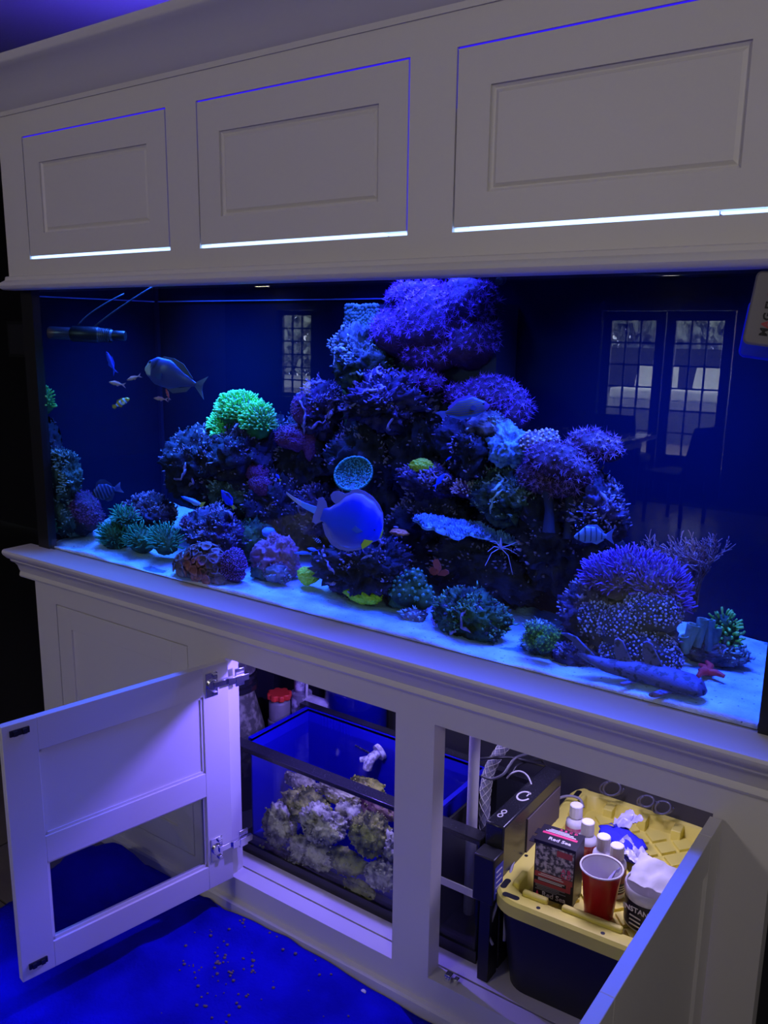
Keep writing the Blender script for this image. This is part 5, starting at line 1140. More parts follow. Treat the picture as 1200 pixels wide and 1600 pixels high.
pad = obj('inner_magnet', MB().prism(rrect(0.12, 0.085, 0.010), 0.024, Matrix(((1, 0, 0, 0), (0, 0, 1, 0), (0, 1, 0, 0), (0, 0, 0, 1)))), mat('blue_lit_shell', (0.03, 0.02, 0.55), 0.35), mg, bevel=0.004, loc=ip, rot=(0, -tilt, 0))
# ================================================================== inside the stand, left side
FLZ = 0.092
bluep = mat('blue_plastic', (0.006, 0.006, 0.46), 0.45, spec=0.2)
sump = thing('sump_tank', 'black rimmed glass sump tank inside the left opening', 'sump tank', (0.98, 0.26, FLZ))
SO = Vector((-0.98, -0.26, -FLZ))
def sp_(name, mb, m, **k): return obj(name, mb, m, sump, loc=SO, **k)
X0, X1, Y0, Y1, ZR = 0.612, 1.345, 0.10, 0.40, 0.386
sp_('bottom_pane', MB().box((X0, Y0, FLZ), (X1, Y1, FLZ+0.01)), M['black'])
sp_('front_pane', MB().box((X0, Y0, FLZ+0.01), (X1, Y0+0.006, ZR-0.012)), M['sump_glass'])
sp_('end_pane', MB().box((X0, Y0+0.006, FLZ+0.01), (X0+0.006, Y1, ZR-0.012)), M['sump_glass'])
sp_('end_pane', MB().box((X1-0.006, Y0+0.006, FLZ+0.01), (X1, Y1, ZR-0.012)), M['black'])
sp_('back_pane', MB().box((X0, Y1-0.006, FLZ+0.01), (X1, Y1, ZR-0.012)), M['sump_glass'])
sp_('front_rim', MB().box((X0-0.003, Y0-0.004, ZR-0.012), (X1+0.003, Y0+0.034, ZR)), M['black_wet'], bevel=0.002)
sp_('back_rim', MB().box((X0-0.003, Y1-0.02, ZR-0.012), (X1+0.003, Y1+0.003, ZR)), M['black_wet'])
sp_('end_rim', MB().box((X1-0.016, Y0+0.034, ZR-0.012), (X1+0.003, Y1-0.02, ZR)), M['black_wet'])
sp_('bottom_rim', MB().box((X0-0.003, Y0-0.004, FLZ), (X1+0.003, Y0-0.0003, FLZ+0.028)), M['black'])
sp_('baffle', MB().box((1.225, Y0+0.006, FLZ+0.01), (1.231, Y1-0.006, ZR-0.03)), M['black'])
sp_('white_bar', MB().box((1.232, Y0-0.0035, 0.247), (X1-0.004, Y0-0.0004, 0.264)), M['white'])
binr = thing('blue_plastic_bin', 'open royal blue plastic bin standing inside the sump tank', 'bin', (0.93, 0.25, FLZ+0.012))
BO = -binr.location
bx0, bx1, by0, by1, bz0, bz1 = 0.640, 1.205, 0.150, 0.380, FLZ+0.012, 0.380
def bp(name, a, b, m=bluep, **k): return obj(name, MB().box(a, b), m, binr, loc=BO, **k)
bp('end_wall', (bx0, by0, bz0), (bx0+0.004, by1, bz1)); bp('end_wall', (bx1-0.004, by0, bz0), (bx1, by1, bz1))
bp('back_wall', (bx0+0.004, by1-0.004, bz0), (bx1-0.004, by1, bz1)); bp('bottom', (bx0+0.004, by0, bz0), (bx1-0.004, by1-0.004, bz0+0.004))
bp('rim', (bx0-0.008, by1-0.004, bz1-0.006), (bx1+0.008, by1+0.006, bz1+0.002)); bp('rim', (bx0-0.008, by0, bz1-0.006), (bx0+0.004, by1-0.004, bz1+0.002)); bp('rim', (bx1-0.004, by0, bz1-0.006), (bx1+0.008, by1-0.004, bz1+0.002))
for k in range(10): bp('rib', (bx0+0.055+k*0.011, by1-0.0065, bz1-0.035), (bx0+0.058+k*0.011, by1-0.0042, bz1-0.008))
wtr = obj('sump_water', MB().box((bx0+0.0045, Y0+0.0065, FLZ+0.02), (bx1-0.0045, by1-0.0045, 0.345)), sheet_glass('sump_water', (0.95, 0.97, 0.97), 0.02)); tag(wtr, 'still water filling the front of the sump tank', 'water')
# rubble rock in the sump
RR = [rockmat('pale_rubble', (0.14, 0.12, 0.05), (0.80, 0.74, 0.38), scale=34, split=0.48, bump=1.0), rockmat('mossy_rubble', (0.08, 0.085, 0.012), (0.60, 0.60, 0.10), scale=30, split=0.5), rockmat('grey_rubble', (0.11, 0.10, 0.07), (0.85, 0.80, 0.52), scale=42, split=0.47, bump=1.0), rockmat('rusty_rubble', (0.12, 0.03, 0.02), (0.45, 0.28, 0.16), scale=30)]
GROW_R = [mat('pale_knobs', (0.5, 0.46, 0.25), 0.7, col2=(0.9, 0.86, 0.52), scale=70), mat('moss_knobs', (0.30, 0.32, 0.04), 0.7, col2=(0.7, 0.68, 0.14), scale=70)]
def rubble(u, v, y, ru, rv, k, label, sub=4):
    RSEED[0] += 1
    c = P(u, v, y); s = S(c); r = (ru*s*1.1, min(ru, rv)*s*0.9, rv*s)
    mb = rock_mb((0, 0, 0), r, RSEED[0], sub, 0.36, 2.4, 0.13, knob=0.22)
    mb.v = [(min(max(a+c.x, bx0+0.006), bx1-0.006)-c.x, min(max(b+c.y, Y0+0.010), by1-0.008)-c.y, max(d+c.z, FLZ+0.019)-c.z) for a, b, d in mb.v]
    o = obj('rubble_rock', mb, RR[k], smooth=180, loc=c); rn = random.Random(RSEED[0]); g_ = MB()
    for _ in range(int(170*(r[0]*r[2]/0.0012)**0.5)):
        vv = o.data.vertices[rn.randrange(len(o.data.vertices))]
        if noise.noise((vv.co+c)*40) < -0.05 or vv.normal.y > 0.4: continue
        q = vv.co+vv.normal*0.0008
        if (q+c).y < Y0+0.010: continue
        g_.ico(q, rn.uniform(0.0014, 0.0034), 1, (1, 1, rn.uniform(0.7, 1.3)))
    q = obj('knobs', g_, GROW_R[1 if k in (1, 3) else 0], o, smooth=180); q['kind'] = 'stuff'
    return tag(o, label, 'rock', 'rubble rocks in the sump')
for a in ((437, 1288, 0.15, 24, 30, 2, 'grey knobbly rubble rock at the left of the sump pile', 5), (480, 1262, 0.20, 38, 28, 1, 'mossy rubble rock at the upper left of the sump pile', 5), (505, 1290, 0.16, 34, 26, 2, 'pale grey rubble rock at the middle of the sump pile', 5),
          (470, 1222, 0.26, 26, 12, 0, 'pale rock breaking the sump water at left'), (530, 1240, 0.24, 36, 14, 0, 'pale flat rock just under the sump water surface', 5), (575, 1228, 0.30, 26, 12, 1, 'mossy rock top showing behind the sump rim'), (592, 1262, 0.22, 28, 18, 3, 'yellowish rock high at the right of the sump pile'),
          (578, 1302, 0.16, 28, 30, 1, 'yellow green mossy rock at the right of the sump pile', 5), (555, 1270, 0.24, 28, 24, 2, 'grey rock behind the yellow green one in the sump'), (490, 1330, 0.15, 36, 22, 2, 'dark grey rock low in the middle of the sump', 5), (430, 1340, 0.125, 24, 12, 3, 'rust tinted rock at the bottom left of the sump'), (450, 1352, 0.118, 16, 8, 0, 'small pale rubble stone near the sump bottom left'),
          (540, 1345, 0.15, 30, 18, 1, 'mossy low rock in front at the sump centre'), (598, 1368, 0.135, 22, 22, 2, 'pinkish grey rock at the lower right of the sump', 5), (560, 1388, 0.115, 26, 12, 1, 'yellow green sprig rock on the sump bottom at right'), (612, 1330, 0.17, 18, 30, 2, 'pale rock half hidden by the white post in the sump')):
    rubble(*a)
# protein skimmer cone
c = Vector((0.440, 0.285, FLZ))
sk = thing('protein_skimmer', 'cloudy cone skimmer body with black collar behind the open door', 'skimmer', c)
sc_m = mat('stained_acrylic', (0.34, 0.32, 0.27), 0.35, col2=(0.10, 0.095, 0.085), scale=55, split=0.45, width=0.10)
obj('cone_body', MB().lathe([(0.098, 0.10), (0.098, 0.14), (0.088, 0.215), (0.066, 0.300), (0.056, 0.335)], n=40), sc_m, sk, smooth=40)
obj('base', MB().lathe([(0.105, 0.0), (0.105, 0.09), (0.099, 0.10)], n=40), M['black'], sk, smooth=40)
obj('collar', MB().lathe([(0.058, 0.330), (0.072, 0.334), (0.072, 0.348), (0.064, 0.352), (0.064, 0.366), (0.070, 0.368), (0.070, 0.378), (0.056, 0.380)], n=40), M['black_wet'], sk, smooth=40)
obj('cup', MB().lathe([(0.058, 0.380), (0.066, 0.384), (0.070, 0.470), (0.068, 0.475)], n=40), sc_m, sk, smooth=40)
# grey valve with red hand wheel
c = P(425, 1150, 0.35); c.z = 0
vz = thing('pipe_valve', 'grey plastic pipe valve with a red star handle', 'valve', (c.x+0.008, 0.375, FLZ))
pv = mat('grey_pvc', (0.22, 0.20, 0.22), 0.4)
zk = P(425, 1094, 0.35).z-FLZ
obj('pipe', MB().lathe([(0.026, 0.0), (0.026, zk-0.10), (0.034, zk-0.098), (0.034, zk-0.066), (0.029, zk-0.062), (0.031, zk-0.06), (0.031, zk-0.012), (0.026, zk-0.006), (0.018, zk)], n=28), pv, vz, smooth=40)
obj('side_port', MB().tube([(0.0, 0.0, zk-0.115), (0.012, -0.055, zk-0.115)], [0.031, 0.031], 24), pv, vz, smooth=40)
obj('port_bore', MB().tube([(0.012, -0.0545, zk-0.115), (0.0122, -0.0556, zk-0.115)], [0.024, 0.024], 24), M['black'], vz)
st_ = []
for k in range(40):
    g_ = 2*PI*k/40; rr = 0.031+(0.0045 if (k % 5) in (0, 1, 2) else -0.0015); st_.append((rr*math.cos(g_), rr*math.sin(g_)))
obj('star_handle', MB().prism(st_, 0.017, Matrix.Translation((0, 0, zk))), mat('red_handle', (0.85, 0.05, 0.03), 0.4), vz, bevel=0.002, label='red star shaped handle')
# white cemented pipes
c = P(471, 1090, 0.435)
pp = thing('drain_pipe', 'grey drain pipe smeared with white cement at the back', 'pipe', (c.x, 0.435, FLZ))
cem = mat('cement_smeared_pvc', (0.24, 0.22, 0.26), 0.5, col2=(0.75, 0.72, 0.8), scale=38, split=0.54, width=0.05)
zz = c.z-FLZ
obj('riser', MB().lathe([(0.026, 0), (0.026, zz+0.02), (0.021, zz+0.022), (0.021, zz+0.20)], n=24), cem, pp, smooth=40)
obj('coupling', MB().lathe([(0.0265, zz-0.055), (0.031, zz-0.054), (0.031, zz+0.018), (0.0265, zz+0.02)], n=24), cem, pp, smooth=40)
obj('tee', MB().tube([(0.02, 0.0, zz-0.005), (0.11, 0.0, zz-0.005)], [0.022, 0.022], 20), mat('white_cement', (0.55, 0.52, 0.58), 0.6, col2=(0.85, 0.82, 0.9), scale=30, bump=0.8), pp, smooth=40)
obj('lower_tee', MB().tube([(0.01, -0.01, zz-0.085), (0.075, -0.035, zz-0.075)], [0.026, 0.026], 20), cem, pp, smooth=40)
obj('airline', MB().tube([(0.032, -0.012, zz+0.09), (0.030, -0.012, zz+0.02), (0.03, 0.0, zz-0.02)], 0.004, 8), M['white'], pp, smooth=180)
# blue top-up reservoir
c = P(555, 1130, 0.475)
rs = thing('water_reservoir', 'tall clear canister of bright blue liquid behind the sump', 'canister', (c.x, 0.478, FLZ))
zt = P(555, 1094, 0.42).z-FLZ
obj('liquid', MB().lathe([(0.100, 0.006), (0.100, zt)], n=40), mat('blue_liquid', (0.004, 0.01, 0.7), 0.15), rs, smooth=40)
obj('shell', MB().lathe([(0.106, 0.0), (0.106, zt+0.09), (0.1045, zt+0.09), (0.1045, 0.003)], n=48, cap=False), sheet_glass('cloudy_acrylic', (0.75, 0.74, 0.78), 0.05, 0.1), rs, smooth=40)
rs.scale = (0.98, 0.64, 1)
# little pump fitting
c = P(592, 1176, 0.37)
pf = thing('pump_fitting', 'salt crusted grey return fitting on the back of the blue bin', 'fitting', c)
salt = mat('salt_crust', (0.30, 0.28, 0.32), 0.6, col2=(0.8, 0.78, 0.85), scale=90, split=0.5, width=0.08)
obj('flange', MB().tube([(0.004, 0.006, 0.004), (0.0, -0.004, 0.0)], [0.022, 0.022], 24), salt, pf, smooth=40)
obj('elbow', MB().tube([(0, -0.004, 0), (-0.004, -0.026, -0.004), (-0.008, -0.036, -0.018), (-0.010, -0.038, -0.034)], [0.012, 0.013, 0.013, 0.012], 16), salt, pf, smooth=40)
obj('nozzle', MB().tube([(-0.006, -0.03, -0.006), (-0.030, -0.042, -0.012)], [0.009, 0.007], 14), salt, pf, smooth=40)
c = P(556, 1165, 0.374)
q = MB()
for k in range(7): q.ico((k*0.007, 0, -k*0.0012), 0.0032, 1)
tag(obj('magnet_beads', q, M['black_wet'], smooth=180, loc=c), 'short row of dark beads on the blue bin wall', 'beads')

# ================================================================== inside the stand, right side
c = P(739, 1240, 0.22)
wp = thing('white_pipe', 'upright white plastic pipe standing in the right sump chamber', 'pipe', (c.x, 0.22, FLZ+0.012))
obj('tube', MB().lathe([(0.0125, 0.0), (0.0125, 0.62)], n=24), M['white'], wp, smooth=40)
# braided hose
pts = [P(u, v, y) for u, v, y in ((800, 1150, 0.36), (783, 1172, 0.345), (768, 1196, 0.33), (760, 1225, 0.32), (757, 1262, 0.31), (757, 1310, 0.30))]
def smooth_path(pts, n=8):
    out = []
    for i in range(len(pts)-1):
        p0, p1, p2, p3 = pts[max(i-1, 0)], pts[i], pts[i+1], pts[min(i+2, len(pts)-1)]
        for k in range(n):
            t = k/n; out.append(0.5*((2*p1)+(p2-p0)*t+(2*p0-5*p1+4*p2-p3)*t*t+(3*p1-p0-3*p2+p3)*t**3))
    return out+[pts[-1]]
hs_ = mat('braided_hose', (0.30, 0.30, 0.36), 0.35)
nt = hs_.node_tree; bs = nt.nodes['Principled BSDF']; tc = [n for n in nt.nodes if n.type == 'TEX_COORD'][0]
hose = thing('braided_hose', 'clear hose with white diamond braid behind the white pipe', 'hose', pts[2])
sp2 = [q-pts[2] for q in smooth_path(pts)]
obj('hose_wall', MB().tube(sp2, 0.0125, 14), hs_, hose, smooth=180)
br = MB(); L_ = len(sp2)
for hand in (1, -1):
    for s0 in range(5):
        path = []
        for i in range(L_*3-2):
            t = i/3; k = int(t); f_ = t-k; q = sp2[k]*(1-f_)+sp2[min(k+1, L_-1)]*f_; d_ = (sp2[min(k+1, L_-1)]-sp2[max(k-1, 0)]).normalized(); a = d_.orthogonal().normalized(); b = d_.cross(a); g_ = hand*t*0.42+2*PI*s0/5
            path.append(q+(a*math.cos(g_)+b*math.sin(g_))*0.0130)
        br.tube(path, 0.0009, 3)
q = obj('braid', br, M['white'], hose); q['kind'] = 'stuff'
# black controller block with white marks on its top
ct = thing('controller_block', 'long black pump controller with white ring mark on top', 'controller', (1.372, 0.24, FLZ), (0, 0, R_(0)))
obj('case', MB().box((-0.022, -0.13, 0.0), (0.022, 0.16, 0.335)), M['black_wet'], ct, bevel=0.004)
obj('grey_side', MB().box((0.0222, -0.02, 0.02), (0.0245, 0.15, 0.30)), mat('cardboard_grey', (0.12, 0.095, 0.085), 0.9), ct)
mk = MB()
for i in range(22):
    a0, a1 = R_(50+300*i/22), R_(50+300*(i+1)/22)
    mk.add([(r*math.cos(g_), r*math.sin(g_)*1.5, 0) for g_, r in ((a0, 0.0115), (a0, 0.0150), (a1, 0.0150), (a1, 0.0115))]+[(r*math.cos(g_), r*math.sin(g_)*1.5, -0.0006) for g_, r in ((a0, 0.0115), (a0, 0.0150), (a1, 0.0150), (a1, 0.0115))], [(0, 1, 2, 3), (7, 6, 5, 4), (0, 4, 5, 1), (1, 5, 6, 2), (2, 6, 7, 3), (3, 7, 4, 0)])
mk.box((0.004, 0.003, -0.0006), (0.0065, 0.022, 0.0))
obj('ring_mark', mk, M['white'], ct, loc=(0, 0.005, 0.3358))
mk = MB()
for cy in (-0.0085, 0.0085):
    for i in range(18):
        a0, a1 = 2*PI*i/18, 2*PI*(i+1)/18
        mk.add([(r*math.cos(g_)*0.9, cy+r*math.sin(g_)*1.2, z) for z in (0, -0.0006) for g_, r in ((a0, 0.0042), (a0, 0.0068), (a1, 0.0068), (a1, 0.0042))], [(0, 1, 2, 3), (7, 6, 5, 4), (0, 4, 5, 1), (1, 5, 6, 2), (2, 6, 7, 3), (3, 7, 4, 0)])
obj('double_ring_mark', mk, M['white'], ct, loc=(-0.006, -0.085, 0.3358))
bt = thing('battery_box', 'small black box with blue printed label hung beside the sump corner', 'box', (1.376, 0.083, 0.275))
obj('case', MB().box((-0.024, -0.022, 0.0), (0.024, 0.022, 0.105)), M['black'], bt, bevel=0.003)
obj('label', MB().box((0.0242, -0.018, 0.012), (0.0248, 0.018, 0.085)), mat('blue_label', (0.04, 0.05, 0.40), 0.5), bt)
obj('bracket', MB().box((-0.006, -0.02, -0.183), (0.018, 0.02, 0.0)), M['black'], bt)
for k in range(5): obj('label_line', MB().box((0.0248, -0.012, 0.024+0.012*k), (0.0251, 0.012-0.004*(k % 2), 0.027+0.012*k)), M['white'], bt)
def cable(name, pts, r, m, label, cat='cable'):
    q = smooth_path([P(*a) for a in pts], 7); return tag(obj(name, MB().tube([p-q[0] for p in q], r, 8), m, smooth=180, loc=q[0]), label, cat)
grey_c = mat('grey_cable', (0.30, 0.29, 0.30), 0.5); blk_c = mat('black_cable', (0.03, 0.03, 0.035), 0.35)
cable('power_cable', [(912, 1262, 0.46), (905, 1248, 0.47), (885, 1244, 0.46), (860, 1254, 0.42), (838, 1272, 0.36), (820, 1300, 0.27), (806, 1335, 0.19), (794, 1378, 0.12), (790, 1420, 0.10), (788, 1470, 0.085)], 0.0034, grey_c, 'grey cable looping from the tote lid down its left side')
cable('power_cable', [(782, 1392, 0.085), (774, 1420, 0.08), (766, 1445, 0.075), (764, 1462, 0.07), (770, 1476, 0.07)], 0.0032, grey_c, 'short grey cable end hanging left of the yellow tote')
cable('white_wire', [(792, 1216, 0.30), (800, 1208, 0.30), (812, 1205, 0.31), (824, 1212, 0.31), (831, 1229, 0.30), (832, 1250, 0.28)], 0.0020, M['white'], 'thin white wire arching over the black controller')
cable('black_cable', [(750, 1186, 0.30), (772, 1184, 0.30), (800, 1184, 0.33), (828, 1190, 0.36), (850, 1196, 0.42)], 0.0038, blk_c, 'black cable running straight across behind the hose')
cable('black_cable', [(752, 1212, 0.28), (768, 1217, 0.28), (786, 1210, 0.29), (796, 1196, 0.31), (806, 1184, 0.33), (824, 1178, 0.36)], 0.0034, mat('glossy_grey_cable', (0.12, 0.12, 0.14), 0.25), 'dark cable drooping in a loop above the ring mark')
cable('black_cable', [(800, 1208, 0.31), (808, 1196, 0.33), (826, 1189, 0.37), (848, 1189, 0.42), (855, 1230, 0.42), (853, 1260, 0.40)], 0.0036, blk_c, 'black cable bending down behind the controller')
for k, (u, v, r_) in enumerate(((955, 1232, 20), (1010, 1252, 16), (1035, 1262, 18))):
    pts = [(u+r_*math.cos(a)*(1-0.03*i), v+r_*0.55*math.sin(a), 0.525-0.002*i) for i, a in enumerate([0.7*j for j in range(16)])]
    cable('coiled_cable', pts, 0.0026, mat('coil_cable', (0.10, 0.10, 0.13), 0.25), ('left coil of dark cable behind the yellow tote', 'middle coil of dark cable behind the yellow tote', 'right coil of dark cable behind the yellow tote')[k])
# ---- tote
TZ = 0.312
tote = thing('storage_tote', 'black storage tote with yellow lid holding bottles and a red cup', 'tote', (1.570, 0.318, FLZ), (0, 0, R_(2.6)))
zl = TZ-FLZ
yel = mat('yellow_plastic', (0.84, 0.75, 0.12), 0.5, bump=0.05, bscale=200)
LWx, LDy = 0.190, 0.262
def ring_poly(w_, h_, r, n=8): return [(x-w_, y-h_) for x, y in rrect(2*w_, 2*h_, r, n)]
def loft(rings, cap=True):
    m = MB(); n = len(rings[0][0])
    for poly, z in rings: m.v += [(x, y, z) for x, y in poly]
    m.f = [(i*n+k, i*n+(k+1) % n, (i+1)*n+(k+1) % n, (i+1)*n+k) for i in range(len(rings)-1) for k in range(n)]
    if cap: m.f += [tuple(range(n-1, -1, -1)), tuple((len(rings)-1)*n+k for k in range(n))]
    return m
obj('tub', loft([(ring_poly(LWx-0.030, LDy-0.030, 0.05), 0.0), (ring_poly(LWx-0.012, LDy-0.012, 0.05), zl-0.034)]), mat('tote_black', (0.012, 0.012, 0.02), 0.45), tote, smooth=40)
tr = 0.036; ti = 0.052
lid = part_empty('lid', tote)
obj('rim', loft([(ring_poly(LWx, LDy, 0.062), zl-0.032), (ring_poly(LWx, LDy, 0.062), zl-0.006), (ring_poly(LWx-0.006, LDy-0.006, 0.058), zl), (ring_poly(LWx-0.034, LDy-0.034, 0.034), zl), (ring_poly(LWx-0.040, LDy-0.040, 0.03), zl-0.004), (ring_poly(LWx-ti, LDy-ti, 0.025), zl-tr), (ring_poly(0.01, 0.01, 0.002), zl-tr)]), yel, lid, smooth=35)
dm = mesh_of(MB().prism([(0.0, -0.0275), (0.0235, 0.0), (0.0, 0.0275), (-0.0235, 0.0)], 0.011), 'raised_diamond'); dm.materials.append(yel)
for i in range(-5, 6):
    for j in range(-8, 9):
        if (i+j) % 2: continue
        x, y = i*0.031*0.98, j*0.036*0.98
        if abs(x) > LWx-ti-0.022 or abs(y) > LDy-ti-0.026: continue
        o = bpy.data.objects.new('raised_diamond', dm); COL.objects.link(o); o.parent = lid; o.location = (x, y, zl-tr-0.0005)
blk = M['black']
for x0, x1, y0, y1 in ((-0.128, -0.075, -LDy+0.033, -LDy+0.047), (-0.045, 0.075, -LDy+0.033, -LDy+0.047), (0.10, 0.135, -LDy+0.033, -LDy+0.047), (-LWx+0.033, -LWx+0.047, -0.21, -0.16), (-LWx+0.033, -LWx+0.047, 0.10, 0.20), (-LWx+0.033, -LWx+0.047, -0.08, 0.02)):
    obj('raised_bar', MB().box((x0, y0, zl-tr), (x1, y1, zl+0.009)), yel, lid, bevel=0.004)
for x in (-0.10, -0.02, 0.06): obj('buttress', MB().box((x, LDy-0.075, zl-tr), (x+0.022, LDy-0.038, zl-0.006)), yel, lid, bevel=0.002)
def slot(x, y, l, w_, a):
    m = MB().prism([(q[0]-l/2, q[1]-w_/2) for q in rrect(l, w_, w_*0.49, 5)], 0.0012)
    obj('slot', m, blk, lid, loc=(x, y, zl-0.0008), rot=(0, 0, R_(a)))
slot(-LWx+0.045, -LDy+0.019, 0.036, 0.013, 0); slot(-LWx+0.019, -LDy+0.050, 0.034, 0.013, 90); slot(-LWx+0.050, LDy-0.019, 0.036, 0.013, 0); slot(-LWx+0.019, LDy-0.055, 0.034, 0.013, 90); slot(LWx-0.075, LDy-0.019, 0.036, 0.013, 0); slot(LWx-0.045, -LDy+0.019, 0.036, 0.013, 0)
for x, y in ((-0.085, -LDy+0.016), (0.045, -LDy+0.016), (-LWx+0.016, -0.10), (-LWx+0.016, 0.06), (-0.06, LDy-0.016), (0.05, LDy-0.016)):
    obj('bolt_hole', MB().lathe([(0.0042, 0), (0.0042, 0.0012)], n=12), blk, lid, loc=(x, y, zl-0.0008))
trz = TZ-tr+0.0105            # top of the diamonds
# ---- black kit box
b0, b1 = PZ(832, 1398, trz), PZ(894, 1420, trz)
ux = (b1-b0); wbx = ux.length; ua = math.atan2(ux.y, ux.x)
kb = thing('supplement_box', 'black printed test kit box standing at the front of the lid', 'box', b0, (0, 0, ua))
hb = 0.128; db = 0.060
obj('carton', MB().box((0, 0, 0), (wbx, db, hb)), mat('black_card', (0.018, 0.014, 0.022), 0.4), kb, bevel=0.001)
obj('lid_flap', MB().box((-0.002, -0.003, hb+0.0005), (wbx+0.001, db*0.98, hb+0.0025)), bpy.data.materials['black_card'], kb)
obj('side_tab', MB().box((-0.014, 0.002, hb-0.010), (-0.001, 0.022, hb-0.0085)), bpy.data.materials['black_card'], kb); obj('side_tab', MB().box((-0.014, 0.034, hb-0.010), (-0.001, 0.054, hb-0.0085)), bpy.data.materials['black_card'], kb)
pink_i = mat('pink_ink', (0.75, 0.05, 0.16), 0.5); wht_i = mat('white_ink', (0.75, 0.72, 0.75), 0.5); redd = mat('dull_red_ink', (0.42, 0.06, 0.07), 0.5)
photo_m = mat('coral_print', (0.05, 0.045, 0.06), 0.5, col2=(0.55, 0.48, 0.50), scale=110, split=0.52, width=0.08)
F = lambda n, x0, z0, x1, z1, m, d=0.0004: obj(n, MB().box((x0*wbx, -d-0.0003, z0*hb), (x1*wbx, -0.0002, z1*hb)), m, kb)
F('coral_print', 0.03, 0.47, 0.97, 0.95, photo_m); F('red_band', 0.03, 0.37, 0.97, 0.46, redd); F('red_band', 0.03, 0.24, 0.90, 0.30, redd); F('red_flag', 0.55, 0.82, 0.93, 0.92, redd, 0.0008); F('red_band', 0.82, 0.24, 0.93, 0.46, redd, 0.0006)
for k, (z, a, b) in enumerate(((0.435, 0.18, 0.7), (0.405, 0.12, 0.75), (0.345, 0.12, 0.78), (0.318, 0.12, 0.72), (0.225, 0.06, 0.8), (0.20, 0.06, 0.66), (0.172, 0.10, 0.82), (0.145, 0.06, 0.6))):
    F('print_line', a, z, b, z+0.012, wht_i if k < 4 else mat('grey_ink', (0.25, 0.24, 0.26), 0.5), 0.0009)
rx_ = (R_(90), 0, 0)
text('Red Sea', 0.0155, wht_i, kb, 'lettering', (wbx*0.53, -0.0008, hb*0.085), rx_, bold=0.0003); obj('fin_logo', MB().prism([(0, 0), (0.006, 0), (0.003, 0.009)], 0.0005, Matrix(((1,0,0,wbx*0.08),(0,0,1,-0.0009),(0,1,0,hb*0.055),(0,0,0,1)))), pink_i, kb)
text('A B', 0.0125, pink_i, kb, 'lettering', (wbx*0.80, -0.0012, hb*0.60), rx_, bold=0.0003); text('C D', 0.0125, pink_i, kb, 'lettering', (wbx*0.80, -0.0012, hb*0.51), rx_, bold=0.0003)
Tz = hb+0.0027
T = lambda n, x0, y0, x1, y1, m: obj(n, MB().box((x0*wbx, y0*db, Tz), (x1*wbx, y1*db, Tz+0.0004)), m, kb)
T('pink_band', 0.06, 0.44, 0.92, 0.56, pink_i); T('print_line', 0.10, 0.60, 0.86, 0.64, wht_i); T('print_line', 0.16, 0.68, 0.78, 0.72, wht_i); T('print_line', 0.2, 0.76, 0.66, 0.79, wht_i)
text('Red Sea', 0.0145, wht_i, kb, 'lettering', (wbx*0.55, db*0.22, Tz), (0, 0, 0), bold=0.0003); text('A  B  C  D', 0.0085, pink_i, kb, 'lettering', (wbx*0.62, db*0.88, Tz), (0, 0, 0), bold=0.0003)
# ---- bottles
bot_m = mat('white_bottle', (0.74, 0.72, 0.74), 0.4); lab = [mat('label_magenta', (0.75, 0.06, 0.30), 0.5, col2=(0.75, 0.35, 0.55), scale=90), mat('label_red', (0.55, 0.05, 0.04), 0.5, col2=(0.70, 0.28, 0.22), scale=110, split=0.58), mat('label_purple', (0.10, 0.03, 0.28), 0.5, col2=(0.35, 0.10, 0.35), scale=90), mat('label_dark_red', (0.30, 0.04, 0.06), 0.5)]
for k, (u, v) in enumerate(((901, 1257), (919, 1283), (944, 1306), (965, 1320))):
    zt = trz+(0.115, 0.115, 0.112, 0.112)[k]; c = PZ(u, v, zt); c.z = trz
    bo = thing('supplement_bottle', ('white capped bottle with magenta label, farthest of four', 'white capped bottle with red and black label beside the kit box', 'white capped bottle with purple label behind the red cup', 'white capped bottle nearest the white tub')[k], 'bottle', c, (0, 0, R_(20*k-60)), 'white supplement bottles')
    h = zt-trz
    obj('body', MB().lathe([(0.01980, 0), (0.02136, 0.002), (0.02136, h*0.60), (0.01980, h*0.67), (0.01260, h*0.74), (0.01260, h*0.78)], n=32), bot_m, bo, smooth=40)
    obj('cap', MB().lathe([(0.01416, h*0.755), (0.01464, h*0.76), (0.01416, h*0.985), (0.01260, h)], n=24, flute=lambda k_, z: 1 if k_ % 2 else 0.96), bot_m, bo, smooth=30)
    obj('label', MB().lathe([(0.02154, h*0.10), (0.02154, h*0.58)], n=32, cap=False), lab[k], bo, smooth=40)
    obj('label_panel', MB().lathe([(0.02172, h*0.12), (0.02172, h*0.32)], n=32, cap=False), mat('label_black', (0.03, 0.02, 0.03), 0.5), bo, smooth=40)
    for j in range(3): obj('label_line', MB().lathe([(0.02184, h*(0.15+0.05*j)), (0.02184, h*(0.165+0.05*j))], n=32, cap=False), wht_i, bo, smooth=40)
